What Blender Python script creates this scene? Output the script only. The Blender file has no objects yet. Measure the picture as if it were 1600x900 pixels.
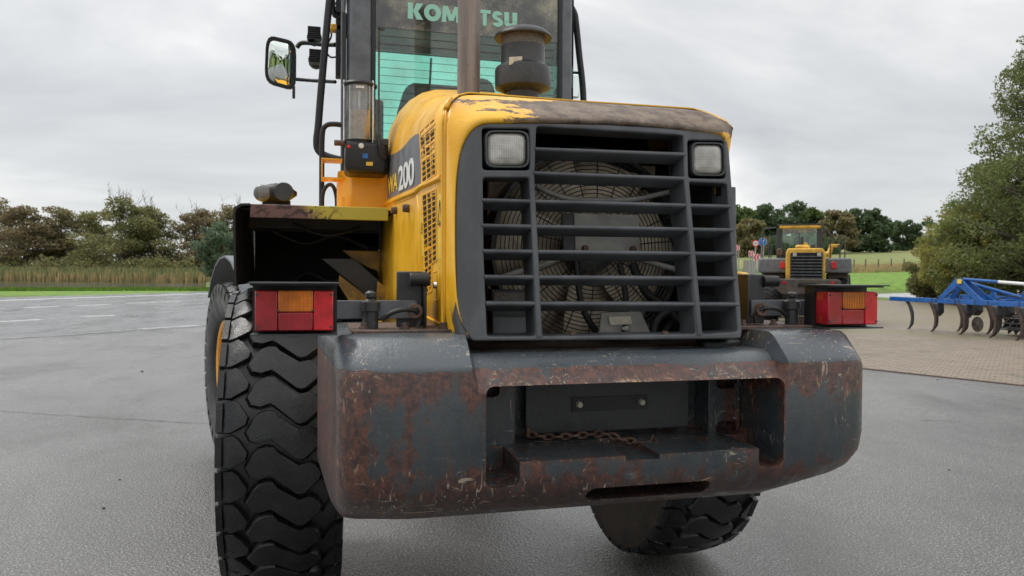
import bpy, bmesh, math, random
import numpy as np
from mathutils import Vector, Matrix
random.seed(7); RNG = np.random.default_rng(7)
R = math.radians
SC = bpy.context.scene
COL = SC.collection

# ------------------------------------------------------------------ camera
F, YAW, PIT, ROL = 1160.0, .2534, .0165, .0072
CAM = np.array([-.78, -3.56, 1.415])

def ray(x, y):
    a, b = x - 800, y - 450
    cr, sr = math.cos(ROL), math.sin(ROL)
    u, v = a*cr + b*sr, -a*sr + b*cr
    d0, d1, d2 = u/F, 1.0, -v/F
    cp, sp = math.cos(PIT), math.sin(PIT)
    y_, z_ = d1*cp + d2*sp, -d1*sp + d2*cp
    c, s = math.cos(YAW), math.sin(YAW)
    return np.array([d0*c + y_*s, -d0*s + y_*c, z_])

def atY(x, y, Y):
    d = ray(x, y); return CAM + d*(Y - CAM[1])/d[1]
def atZ(x, y, Z=0):
    d = ray(x, y); return CAM + d*(Z - CAM[2])/d[2]
def hz(x): return 434 - .0072*(800 - x) - 1.0
def PX(x, dep):
    d = ray(x, hz(x)); f = ray(800, 450); k = float(np.dot(d, f))
    p = CAM + d*dep/k
    return float(p[0]), float(p[1])
def ZP(x, y, dep): return 1.415 - (y - hz(x))*dep/F

cam_d = bpy.data.cameras.new('camera'); cam = bpy.data.objects.new('camera', cam_d); COL.objects.link(cam)
cam_d.sensor_width = 36; cam_d.lens = 36*F/1600; cam_d.clip_start = .05; cam_d.clip_end = 5000
fw = Vector(ray(800, 450)).normalized(); rt = Vector(ray(1800, 450) - ray(800, 450)).normalized()
upv = rt.cross(fw).normalized()
m = Matrix.Identity(4)
for i in range(3):
    m[i][0], m[i][1], m[i][2], m[i][3] = rt[i], upv[i], -fw[i], CAM[i]
cam.matrix_world = m
SC.camera = cam
cam_d.dof.use_dof = True; cam_d.dof.focus_distance = 2.3; cam_d.dof.aperture_fstop = 9

# ------------------------------------------------------------------ world and sun
SUN_EL, SUN_AZ = R(60), R(-50)
W = bpy.data.worlds.new('World'); SC.world = W; W.use_nodes = True
nt = W.node_tree; nt.nodes.clear()
N = nt.nodes.new; L = nt.links.new
out = N('ShaderNodeOutputWorld'); bg = N('ShaderNodeBackground'); bg2 = N('ShaderNodeBackground'); add = N('ShaderNodeAddShader')
sky = N('ShaderNodeTexSky'); sky.sky_type = 'NISHITA'; sky.sun_disc = False
sky.sun_elevation = SUN_EL; sky.sun_rotation = SUN_AZ
L(sky.outputs[0], bg.inputs[0]); bg.inputs[1].default_value = .008
tc = N('ShaderNodeTexCoord'); sp = N('ShaderNodeSeparateXYZ'); L(tc.outputs['Generated'], sp.inputs[0])
za = N('ShaderNodeMath'); za.operation = 'MAXIMUM'; L(sp.outputs[2], za.inputs[0]); za.inputs[1].default_value = 0
zb = N('ShaderNodeMath'); zb.operation = 'ADD'; L(za.outputs[0], zb.inputs[0]); zb.inputs[1].default_value = .34
dv = N('ShaderNodeVectorMath'); dv.operation = 'DIVIDE'
cb = N('ShaderNodeCombineXYZ'); 
for i in range(3): L(zb.outputs[0], cb.inputs[i])
L(tc.outputs['Generated'], dv.inputs[0]); L(cb.outputs[0], dv.inputs[1])
mp = N('ShaderNodeMapping'); mp.inputs['Rotation'].default_value = (0, 0, R(35)); mp.inputs['Scale'].default_value = (.75, 1.1, .8)
L(dv.outputs[0], mp.inputs[0])
n1 = N('ShaderNodeTexNoise'); n1.inputs['Scale'].default_value = 1.25; n1.inputs['Detail'].default_value = 9; n1.inputs['Roughness'].default_value = .54; n1.inputs['Distortion'].default_value = .5
L(mp.outputs[0], n1.inputs[0])
cr_ = N('ShaderNodeValToRGB'); L(n1.outputs[0], cr_.inputs[0])
e = cr_.color_ramp.elements; e[0].position = .33; e[0].color = (.385, .397, .408, 1); e[1].position = .68; e[1].color = (.77, .755, .73, 1)
x = cr_.color_ramp.elements.new(.47); x.color = (.487, .495, .50, 1)
x = cr_.color_ramp.elements.new(.56); x.color = (.575, .575, .575, 1)
mr = N('ShaderNodeMapRange'); mr.inputs[1].default_value = .3; mr.inputs[2].default_value = 1.0; mr.inputs[3].default_value = 1.0; mr.inputs[4].default_value = 1.7
mr.interpolation_type = 'SMOOTHSTEP'; L(sp.outputs[2], mr.inputs[0])
L(cr_.outputs[0], bg2.inputs[0]); L(mr.outputs[0], bg2.inputs[1])
L(bg.outputs[0], add.inputs[0]); L(bg2.outputs[0], add.inputs[1]); L(add.outputs[0], out.inputs[0])

sl = bpy.data.lights.new('sun', 'SUN'); so = bpy.data.objects.new('sun', sl); COL.objects.link(so)
sl.energy = 1.5; sl.angle = R(22); sl.color = (1, .96, .9)
sd = Vector((math.sin(SUN_AZ)*math.cos(SUN_EL), math.cos(SUN_AZ)*math.cos(SUN_EL), math.sin(SUN_EL)))
so.rotation_euler = sd.to_track_quat('Z', 'Y').to_euler()
SC.view_settings.view_transform = 'Standard'; SC.view_settings.look = 'None'
SC.view_settings.exposure = 0.50; SC.view_settings.gamma = 1

# ------------------------------------------------------------------ materials
MATS = {}
class NT:
    def __init__(s, name):
        s.m = bpy.data.materials.new(name); s.m.use_nodes = True; s.t = s.m.node_tree
        s.b = s.t.nodes['Principled BSDF']; s.tc = s.n('ShaderNodeTexCoord'); MATS[name] = s.m
    def n(s, k, **kw):
        q = s.t.nodes.new(k)
        for a, v in kw.items(): setattr(q, a, v)
        return q
    def l(s, a, b): s.t.links.new(a, b)
    def val(s, sock, v):
        if hasattr(v, 'links') or hasattr(v, 'is_linked'): s.l(v, sock)
        else: sock.default_value = v
    def noise(s, scale, detail=4, rough=.55, stretch=(1, 1, 1), vec=None, dist=0):
        mp = s.n('ShaderNodeMapping'); s.l(vec or s.tc.outputs['Object'], mp.inputs[0]); mp.inputs['Scale'].default_value = stretch
        q = s.n('ShaderNodeTexNoise'); s.l(mp.outputs[0], q.inputs[0]); q.inputs['Scale'].default_value = scale
        q.inputs['Detail'].default_value = detail; q.inputs['Roughness'].default_value = rough; q.inputs['Distortion'].default_value = dist
        return q.outputs[0]
    def vor(s, scale, feature='F1', stretch=(1, 1, 1), out='Distance'):
        mp = s.n('ShaderNodeMapping'); s.l(s.tc.outputs['Object'], mp.inputs[0]); mp.inputs['Scale'].default_value = stretch
        q = s.n('ShaderNodeTexVoronoi', feature=feature); s.l(mp.outputs[0], q.inputs[0]); q.inputs['Scale'].default_value = scale
        return q.outputs[out]
    def step(s, v, a, b, lo=0., hi=1.):
        q = s.n('ShaderNodeMapRange', interpolation_type='SMOOTHSTEP'); s.val(q.inputs[0], v)
        for i, k in enumerate((a, b, lo, hi)): q.inputs[i+1].default_value = k
        return q.outputs[0]
    def math(s, op, a, b=0.):
        q = s.n('ShaderNodeMath', operation=op); s.val(q.inputs[0], a); s.val(q.inputs[1], b); return q.outputs[0]
    def mix(s, f, a, b):
        q = s.n('ShaderNodeMix', data_type='RGBA'); s.val(q.inputs[0], f)
        for i, k in ((6, a), (7, b)):
            if isinstance(k, tuple): q.inputs[i].default_value = (*k[:3], 1)
            else: s.l(k, q.inputs[i])
        return q.outputs[2]
    def sep(s, vec=None):
        q = s.n('ShaderNodeSeparateXYZ'); s.l(vec or s.tc.outputs['Object'], q.inputs[0]); return q.outputs
    def bump(s, h, st=.3, d=.01):
        q = s.n('ShaderNodeBump'); q.inputs['Strength'].default_value = st; q.inputs['Distance'].default_value = d
        s.l(h, q.inputs['Height']); s.l(q.outputs[0], s.b.inputs['Normal']); return q
    def setp(s, col=None, rough=None, metal=None, spec=None):
        if col is not None: s.val(s.b.inputs['Base Color'], (*col[:3], 1) if isinstance(col, tuple) else col)
        if rough is not None: s.val(s.b.inputs['Roughness'], rough)
        if metal is not None: s.val(s.b.inputs['Metallic'], metal)
        if spec is not None: s.val(s.b.inputs['Specular IOR Level'], spec)
        return s.m

def simple(name, col, rough=.5, var=.25, scale=12, metal=0, bump=.1, dust=None, spec=None):
    t = NT(name); n = t.noise(scale, 5, .6); n2 = t.noise(scale*7, 3)
    a = tuple(c*(1-var) for c in col); b = tuple(min(1, c*(1+var)) for c in col)
    c = t.mix(t.step(n, .3, .7), a, b)
    if dust: c = t.mix(t.math('MULTIPLY', t.step(n2, .45, .75), .55), c, dust)
    r = t.step(n, .3, .7, max(.03, rough-.08), min(1, rough+.1))
    t.setp(c, r, metal, spec)
    if bump: t.bump(n2, bump, .004)
    return t.m

simple('yellow_far', (.66, .38, .045), .45, .3, 3, dust=(.35, .24, .09))
simple('grey_panel', (.13, .14, .155), .45)
simple('guard_grey', (.30, .29, .27), .5)
simple('dark_metal', (.035, .037, .04), .42, dust=(.07, .065, .06))
simple('black_plastic', (.012, .012, .013), .45, bump=.05)
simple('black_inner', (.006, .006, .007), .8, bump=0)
simple('chrome', (.6, .6, .6), .25, metal=1, bump=0)
simple('hose_rubber', (.02, .02, .02), .5)
simple('rust_steel', (.12, .07, .05), .75, .5, 30, bump=.4)
simple('brown_plate', (.09, .055, .045), .6, .4, 20, dust=(.2, .17, .14), bump=.3)
simple('white_print', (.75, .75, .72), .5, .1)
simple('sticker_yellow', (.8, .55, .06), .45, .1)
simple('label_paper', (.55, .52, .42), .6, .15, 60)
simple('blue_paint', (.012, .10, .36), .3, .2, 4, dust=(.05, .14, .33))
simple('sign_red', (.7, .03, .03), .4, .1)
simple('sign_white', (.8, .8, .8), .4, .05)
simple('sign_blue', (.02, .16, .5), .4, .1)
simple('post_metal', (.35, .36, .36), .5, .2)
simple('bark', (.09, .07, .05), .9, .4, 8, bump=.5)
simple('bark_grey', (.16, .14, .12), .9, .3, 8, bump=.5)
simple('wood_post', (.16, .13, .1), .9, .3)
simple('fan_blade', (.80, .68, .52), .55, .2, 6, dust=(.35, .28, .2))
simple('wire_metal', (.03, .028, .025), .45, .3)
simple('seat_fabric', (.03, .032, .035), .8)
simple('headliner', (.17, .165, .155), .9, .15, 5)
simple('disc_steel', (.15, .13, .12), .35, .5, metal=.7)
simple('grease', (.85, .55, .30), .5, .35, 30)
simple('clod', (.05, .04, .03), .9)
simple('rim_yellow', (.85, .38, .015), .4, .2, 14, dust=(.3, .14, .05))
simple('dusty_rubber', (.075, .062, .052), .8, .35, 7, dust=(.13, .10, .08))

# grille plastic : matt charcoal with faint streaks
t = NT('grille_plastic'); n = t.noise(6, 6, .6, (1, 1, .4)); n2 = t.noise(90, 3)
c = t.mix(t.step(n, .35, .7), (.055, .059, .065), (.115, .122, .132))
c = t.mix(t.math('MULTIPLY', t.step(t.noise(14, 5, .65), .6, .8), .5), c, (.16, .13, .115))
t.setp(c, t.step(n, .3, .7, .38, .55)); t.bump(n2, .12, .003)

# rubber with wet sheen
t = NT('tyre_rubber'); n = t.noise(9, 5, .6); n2 = t.noise(120, 3)
c = t.mix(t.step(n, .4, .75), (.0065, .007, .0085), (.017, .017, .018))
c = t.mix(t.math('MULTIPLY', t.step(t.noise(300, 1), .70, .78), .5), c, (.3, .3, .3))
c = t.mix(t.math('MULTIPLY', t.step(t.noise(28, 7, .75), .56, .7), .5), c, (.05, .045, .04)); t.setp(c, t.step(n, .3, .7, .22, .46)); t.bump(t.math('ADD', n2, t.math('MULTIPLY', t.noise(22, 5, .7), 1.5)), .3, .004)

# yellow engine hood paint, worn to primer on the rear crest
def yellow(name, peel, grime=0):
    t = NT(name); o = t.sep()
    n = t.noise(5, 6, .6); st = t.noise(7, 5, .6, (1, 1, .12))
    c = t.mix(t.step(n, .3, .7), (.86, .42, .014), (.95, .52, .028))
    # grime runs
    c = t.mix(t.math('MULTIPLY', t.step(st, .56, .78), .45), c, (.42, .2, .05))
    fine = t.noise(26, 7, .7)
    c = t.mix(t.math('MULTIPLY', t.step(fine, .66, .72), .8), c, (.12, .07, .04))
    rgh = t.step(n, .3, .7, .25, .42)
    if grime: c = t.mix(t.step(t.noise(6, 7, .7), .35, .6, .35, .85), c, (.06, .045, .03))
    # whitened dusty film higher up
    c = t.mix(t.math('MULTIPLY', t.step(t.noise(3, 5, .7), .42, .7), t.step(o[2], 1.70, 1.95, 0, .65)), c, (.88, .58, .25))
    if peel:
        p = t.noise(4.6, 10, .70, (1, 2.4, 2.4), dist=.4)
        zr = t.step(o[2], 1.80, 1.89)
        xr = t.step(o[0], -.32, -.05, -.05, .12)
        xe = t.step(o[0], .36, .46, 0, -.14)
        lf = t.step(o[0], -.47, -.42, -.15, .01)
        m_ = t.math('ADD', t.math('ADD', p, xr), t.math('ADD', xe, lf))
        m_ = t.math('MULTIPLY', t.step(m_, .50, .515), zr)
        edge = t.math('MULTIPLY', t.step(o[2], 1.905, 1.875), t.step(t.math('ADD', p, xr), .47, .49))
        edge = t.math('MULTIPLY', edge, t.step(o[2], 1.82, 1.85))
        m_ = t.math('MAXIMUM', m_, edge)
        bare = t.mix(t.step(t.noise(18, 6, .7), .35, .65), (.075, .05, .035), (.20, .15, .11))
        c = t.mix(m_, c, bare); rgh = t.math('ADD', rgh, t.math('MULTIPLY', m_, .25))
        lo = t.math('MULTIPLY', t.step(o[2], 1.36, 1.26), t.step(t.noise(16, 7, .65, (1, 1, .5)), .50, .53))
        c = t.mix(lo, c, (.05, .05, .05))
        t.bump(t.math('SUBTRACT', t.noise(60, 4), m_), .25, .004)
    else: t.bump(t.noise(60, 4), .08, .004)
    t.setp(c, rgh)
yellow('yellow_paint', False); yellow('yellow_grimy', False, 1); yellow('yellow_peeling', True)

# fender edge : yellow top with green-yellow and rust
t = NT('fender_edge'); o = t.sep(); n = t.noise(10, 6, .65)
v = t.math('ADD', o[0], t.math('MULTIPLY', n, .35))
c = t.mix(t.step(v, -.68, -.60), (.16, .08, .07), (.50, .42, .05))
c = t.mix(t.math('MULTIPLY', t.step(t.noise(40, 5), .5, .6), t.step(o[0], -.65, -.8)), c, (.06, .03, .025))
t.setp(c, .55); t.bump(t.noise(50, 4), .3, .003)

# counterweight : blue-grey paint, rust bands, scratches
t = NT('worn_counterweight'); o = t.sep(); z = o[2]
n = t.noise(6, 10, .74, (1, 1, .7)); st = t.noise(30, 6, .65, (1, 1, .10)); fine = t.noise(45, 7, .75); med = t.noise(15, 8, .7, (1, 1, .6))
base = t.mix(t.step(n, .3, .7), (.026, .036, .042), (.055, .068, .076))
base = t.mix(t.math('MULTIPLY', t.step(st, .45, .75), .6), base, (.055, .052, .05))
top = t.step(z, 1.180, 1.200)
base = t.mix(t.math('MULTIPLY', top, .75), base, (.085, .10, .115))  # paler top bevel: sky reflection painted into the base colour
xs = t.math('ABSOLUTE', o[0])
zst = t.math('ADD', z, t.math('MULTIPLY', st, .07))
band = t.math('MULTIPLY', t.step(zst, 1.11, 1.19, 0, .15), t.step(t.math('ADD', z, t.math('MULTIPLY', st, .02)), 1.198, 1.186))
low = t.step(z, .98, .86, 0, .13)
edge = t.step(xs, .61, .72, 0, .12)
pk = t.math('MULTIPLY', t.step(t.math('ABSOLUTE', t.math('SUBTRACT', xs, .415)), .05, .0), .07)
lf = t.step(o[0], -.45, -.72, 0, .05)
tot = t.math('ADD', t.math('ADD', t.math('MULTIPLY', n, .5), t.math('MULTIPLY', med, .5)), t.math('ADD', t.math('ADD', band, low), t.math('ADD', edge, t.math('ADD', pk, lf))))
bvn = t.n('ShaderNodeBevel'); bvn.samples = 6; bvn.inputs[0].default_value = .022; gn = t.n('ShaderNodeNewGeometry'); dt = t.n('ShaderNodeVectorMath', operation='DOT_PRODUCT'); t.l(bvn.outputs[0], dt.inputs[0]); t.l(gn.outputs['Normal'], dt.inputs[1])
ew = t.step(dt.outputs['Value'], .985, .86, 0, .10)
tot = t.math('ADD', tot, ew)
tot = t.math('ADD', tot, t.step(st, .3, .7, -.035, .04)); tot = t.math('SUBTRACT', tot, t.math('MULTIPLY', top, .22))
rm = t.step(tot, .560, .622); rm2 = t.step(tot, .52, .59)
rust = t.mix(t.step(fine, .38, .66), (.030, .014, .011), (.17, .058, .034))
rust = t.mix(t.math('MULTIPLY', t.step(t.noise(11, 6, .7), .5, .7), .55), rust, (.14, .055, .028))
rust = t.mix(t.math('MULTIPLY', t.step(z, .93, .86), .6), rust, (.022, .017, .015))
c = t.mix(t.math('MULTIPLY', rm2, .35), base, (.07, .04, .032)); c = t.mix(t.math('MULTIPLY', rm, .88), c, rust)
fs = t.noise(34, 8, .8, (1, 1, .45), dist=.8)
em = t.math('MULTIPLY', t.step(t.math('ADD', fs, t.math('MULTIPLY', ew, .5)), .585, .63), t.math('MULTIPLY', t.step(tot, .54, .60), t.step(t.noise(5, 6, .65), .48, .60)))
em = t.math('MULTIPLY', em, 1.0)
c = t.mix(em, c, (.50, .33, .18))
sc = t.noise(75, 3, .5, (1, 1, .16), dist=1.6); sc2 = t.noise(60, 3, .5, (.2, 1, 1), dist=1.4)
scm = t.math('MAXIMUM', t.step(sc, .63, .67), t.step(sc2, .645, .68))
c = t.mix(t.math('MULTIPLY', scm, t.math('MULTIPLY', t.step(t.math('ADD', t.noise(4, 4), t.math('MULTIPLY', ew, .8)), .47, .6), .85)), c, (.42, .35, .27))
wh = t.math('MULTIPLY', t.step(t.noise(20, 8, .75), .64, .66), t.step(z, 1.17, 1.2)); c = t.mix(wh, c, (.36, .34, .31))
t.setp(c, t.math('ADD', t.step(med, .3, .7, .20, .34), t.math('MULTIPLY', rm, .22))); t.b.inputs['Coat Weight'].default_value = .35; t.b.inputs['Coat Roughness'].default_value = .22
hb = t.math('ADD', t.math('MULTIPLY', fine, .5), t.math('ADD', t.math('MULTIPLY', med, .6), t.math('MULTIPLY', rm, -.25))); t.bump(hb, .5, .007)

# asphalt, damp
def asphalt(name, a, b, r0, r1, sc=1.0):
    t = NT(name); n = t.noise(.35, 6, .6); n2 = t.noise(2.2, 5, .6); g = t.noise(85*sc, 4, .75); v = t.vor(70*sc)
    c = t.mix(t.step(n, .3, .7), a, b)
    c = t.mix(t.step(g, .53, .60, 0, .95), c, tuple(k*3.2 for k in b)); c = t.mix(t.step(t.noise(38*sc, 3, .7), .38, .30, 0, .8), c, (.02, .02, .02))
    c = t.mix(t.step(g, .49, .36, 0, .85), c, (.018, .018, .019))
    c = t.mix(t.math('MULTIPLY', t.step(t.vor(42*sc), .17, .08), .85), c, (.66, .65, .63))
    pt = t.noise(.9, 7, .65, (1, .45, 1), dist=.6); c = t.mix(t.step(pt, .45, .70, 0, .25), c, (.035, .035, .036)); c = t.mix(t.step(t.noise(7, 5, .7), .6, .72, 0, .35), c, (.03, .03, .03))
    wr = t.math('ADD', t.step(pt, .40, .62, r1, r0), t.step(n2, .3, .7, -.07, .07))
    t.setp(c, wr); t.b.inputs['Coat Weight'].default_value = .85; t.l(t.step(pt, .35, .7, .28, .12), t.b.inputs['Coat Roughness']); h = t.math('ADD', g, t.math('MULTIPLY', v, .7)); bb = t.bump(h, .7, .012)
    b2_ = t.n('ShaderNodeBump'); b2_.inputs['Strength'].default_value = .75; b2_.inputs['Distance'].default_value = .006; t.l(h, b2_.inputs['Height']); t.l(b2_.outputs[0], t.b.inputs['Coat Normal'])
asphalt('asphalt', (.070, .069, .068), (.112, .110, .107), .36, .52)
asphalt('road_asphalt', (.055, .056, .06), (.08, .08, .085), .28, .42, .6)
# cracks/joints are geometry-free darker seams
t = NT('seam'); t.setp((.085, .083, .08), .6)
simple('marking', (.66, .66, .66), .5, .25, 3, dust=(.25, .25, .25))
simple('marking_faint', (.36, .36, .36), .5, .3, 3, dust=(.14, .14, .14))

t = NT('grass'); n = t.noise(.05, 6, .6); n2 = t.noise(1.6, 6, .75); n3 = t.noise(.6, 4, .6, (1, 1, 1))
c = t.mix(t.step(n, .35, .65), (.085, .15, .022), (.14, .19, .035))
c = t.mix(t.step(n2, .4, .65, 0, .55), c, (.05, .085, .015))
c = t.mix(t.step(n3, .55, .75, 0, .45), c, (.22, .2, .07))
t.setp(c, .9); t.bump(n2, .8, .08)
t = NT('field'); n = t.noise(.03, 6, .6); n2 = t.noise(.5, 6, .75, (1, 1, 1))
c = t.mix(t.step(n, .4, .6), (.17, .2, .06), (.22, .22, .08)); c = t.mix(t.step(n2, .45, .65, 0, .4), c, (.09, .12, .03))
t.setp(c, .9)
simple('straw', (.36, .28, .13), .9, .3, 2)
simple('lawn', (.12, .22, .02), .9, .4, 1.5, bump=.6)

t = NT('pond_water'); n = t.noise(1.5, 3, .5, (1, 3, 1)); t.setp((.05, .055, .03), .14, 0, .5); t.bump(n, .06, .05)

# brick paving
t = NT('paving_brick'); gi = t.n('ShaderNodeObjectInfo'); n = t.noise(1.1, 5, .6, vec=None)
ge = t.n('ShaderNodeNewGeometry')
c = t.mix(ge.outputs['Random Per Island'], (.17, .135, .10), (.27, .22, .17)); c = t.mix(gi.outputs['Random'], c, (.22, .18, .135))
geo = t.noise(.5, 5, .6, vec=ge.outputs['Position']); c = t.mix(t.step(geo, .4, .65, 0, .5), c, (.20, .16, .12)); c = t.mix(t.step(t.noise(1.3, 7, .7, vec=ge.outputs['Position']), .56, .68, 0, .6), c, (.09, .085, .05))
t.setp(c, .55)
t = NT('paving_far'); br = t.n('ShaderNodeTexBrick'); mp = t.n('ShaderNodeMapping'); t.l(t.tc.outputs['Object'], mp.inputs[0]); mp.inputs['Rotation'].default_value = (0, 0, R(67)); t.l(mp.outputs[0], br.inputs[0])
br.inputs['Scale'].default_value = 1; br.inputs['Brick Width'].default_value = .21; br.inputs['Row Height'].default_value = .105; br.inputs['Mortar Size'].default_value = .006
br.inputs['Color1'].default_value = (.17, .135, .10, 1); br.inputs['Color2'].default_value = (.25, .205, .155, 1); br.inputs['Mortar'].default_value = (.07, .07, .035, 1)
c = t.mix(t.step(t.noise(.4, 5), .4, .65, 0, .5), br.outputs[0], (.16, .15, .07)); t.setp(c, .55)
simple('paving_joint', (.075, .07, .045), .9)

def leafmat(name, a, b, d, tr=.42):
    t = NT(name); ge = t.n('ShaderNodeNewGeometry'); n = t.noise(.55, 4, .6)
    c = t.mix(ge.outputs['Random Per Island'], a, b); c = t.mix(t.step(n, .42, .62), c, d)
    t.setp(c, .6); 
    df = t.n('ShaderNodeBsdfTranslucent'); t.l(c, df.inputs[0]); mx = t.n('ShaderNodeMixShader'); mx.inputs[0].default_value = tr
    t.l(t.b.outputs[0], mx.inputs[1]); t.l(df.outputs[0], mx.inputs[2])
    t.l(mx.outputs[0], t.t.nodes['Material Output'].inputs[0])
leafmat('leaf_olive', (.20, .20, .075), (.32, .29, .12), (.16, .18, .07))
leafmat('leaf_brown', (.20, .165, .08), (.29, .235, .11), (.18, .18, .075))
leafmat('leaf_red', (.19, .14, .08), (.25, .19, .10), (.19, .175, .08))
leafmat('leaf_dark', (.07, .12, .055), (.12, .175, .075), (.085, .13, .06))
leafmat('leaf_green', (0.099, 0.162, 0.036), (0.18, 0.234, 0.063), (0.081, 0.135, 0.036))
leafmat('leaf_yellow', (.27, .27, .07), (.40, .37, .11), (.20, .25, .07))
leafmat('leaf_grey', (.12, .18, .10), (.19, .26, .16), (.10, .15, .09))
leafmat('leaf_right', (.12, .17, .055), (.24, .27, .09), (.16, .18, .065))
leafmat('reed', (.19, .24, .10), (.42, .34, .16), (.16, .21, .09))
leafmat('reed_stem', (.42, .32, .16), (.55, .44, .23), (.32, .28, .14))

def glassy(name, tint, gloss=.12, rough=.02, dirt=0):
    t = NT(name); tr = t.n('ShaderNodeBsdfTransparent'); gl = t.n('ShaderNodeBsdfGlossy'); gl.inputs['Roughness'].default_value = rough
    fr = t.n('ShaderNodeFresnel'); fr.inputs[0].default_value = 1.45
    tr.inputs[0].default_value = (*tint, 1)
    mx = t.n('ShaderNodeMixShader'); t.l(t.math('ADD', fr.outputs[0], gloss-.04), mx.inputs[0]); t.l(tr.outputs[0], mx.inputs[1]); t.l(gl.outputs[0], mx.inputs[2])
    o_ = mx.outputs[0]
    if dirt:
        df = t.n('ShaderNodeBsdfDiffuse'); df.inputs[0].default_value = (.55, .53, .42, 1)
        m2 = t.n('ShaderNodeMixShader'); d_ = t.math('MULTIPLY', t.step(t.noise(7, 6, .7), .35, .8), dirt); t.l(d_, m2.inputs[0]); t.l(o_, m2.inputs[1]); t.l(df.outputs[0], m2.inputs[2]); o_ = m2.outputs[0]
    t.l(o_, t.t.nodes['Material Output'].inputs[0])
glassy('cab_glass', (.76, .98, .92), .08, dirt=.24)
glassy('front_glass', (.72, .98, .91), .04)
glassy('clear_plastic', (.92, .92, .92), .12, .08, dirt=.5)
glassy('tint_strip', (.30, .31, .30), .12, .08, dirt=.8)  # high pale diffuse share paints the grey reflection into the strip
t = NT('window_letter'); t.setp((.36, .70, .56), .5)
t = NT('mirror_glass'); t.setp((.80, .86, .82), .04, 1)
def lens(name, col, rough=.2, fl=120, pat=.22):
    t = NT(name); w = t.n('ShaderNodeTexWave', wave_type='BANDS', bands_direction='X'); mp = t.n('ShaderNodeMapping'); t.l(t.tc.outputs['Object'], mp.inputs[0]); t.l(mp.outputs[0], w.inputs[0]); w.inputs['Scale'].default_value = fl/3
    w2 = t.n('ShaderNodeTexWave', wave_type='BANDS', bands_direction='Z'); t.l(mp.outputs[0], w2.inputs[0]); w2.inputs['Scale'].default_value = fl/4
    s_ = t.math('ADD', w.outputs[1], t.math('MULTIPLY', w2.outputs[1], .4)); n = t.noise(18, 5)
    c = t.mix(t.step(n, .3, .7), tuple(k*.55 for k in col), col); c = t.mix(t.step(s_, .2, 1.4, pat, 0), c, tuple(k*.3 for k in col))
    t.setp(c, rough); t.b.inputs['Coat Weight'].default_value = .7; t.bump(s_, .15, .002)
lens('lens_red', (.42, .010, .02), pat=.1); lens('lens_red_bright', (.80, .012, .025), pat=.08); lens('lens_amber', (.85, .22, .008), fl=160, pat=.3)
lens('lens_clear', (.56, .54, .48), .15, 150, .35); lens('lamp_clear', (.22, .22, .21), .08, 80, .3)
t = NT('perforated'); v = t.vor(260); c = t.mix(t.step(v, .30, .42), (.02, .018, .016), (.15, .13, .11)); t.setp(c, .5); t.bump(v, .4, .003)
t = NT('exhaust_steel'); st = t.noise(20, 6, .65, (1, 1, .05)); n = t.noise(40, 5, .7)
c = t.mix(t.step(st, .3, .7), (.17, .145, .135), (.34, .29, .265)); c = t.mix(t.step(n, .55, .75, 0, .5), c, (.08, .055, .045)); t.setp(c, .6, .3); t.bump(n, .3, .004)

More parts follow.
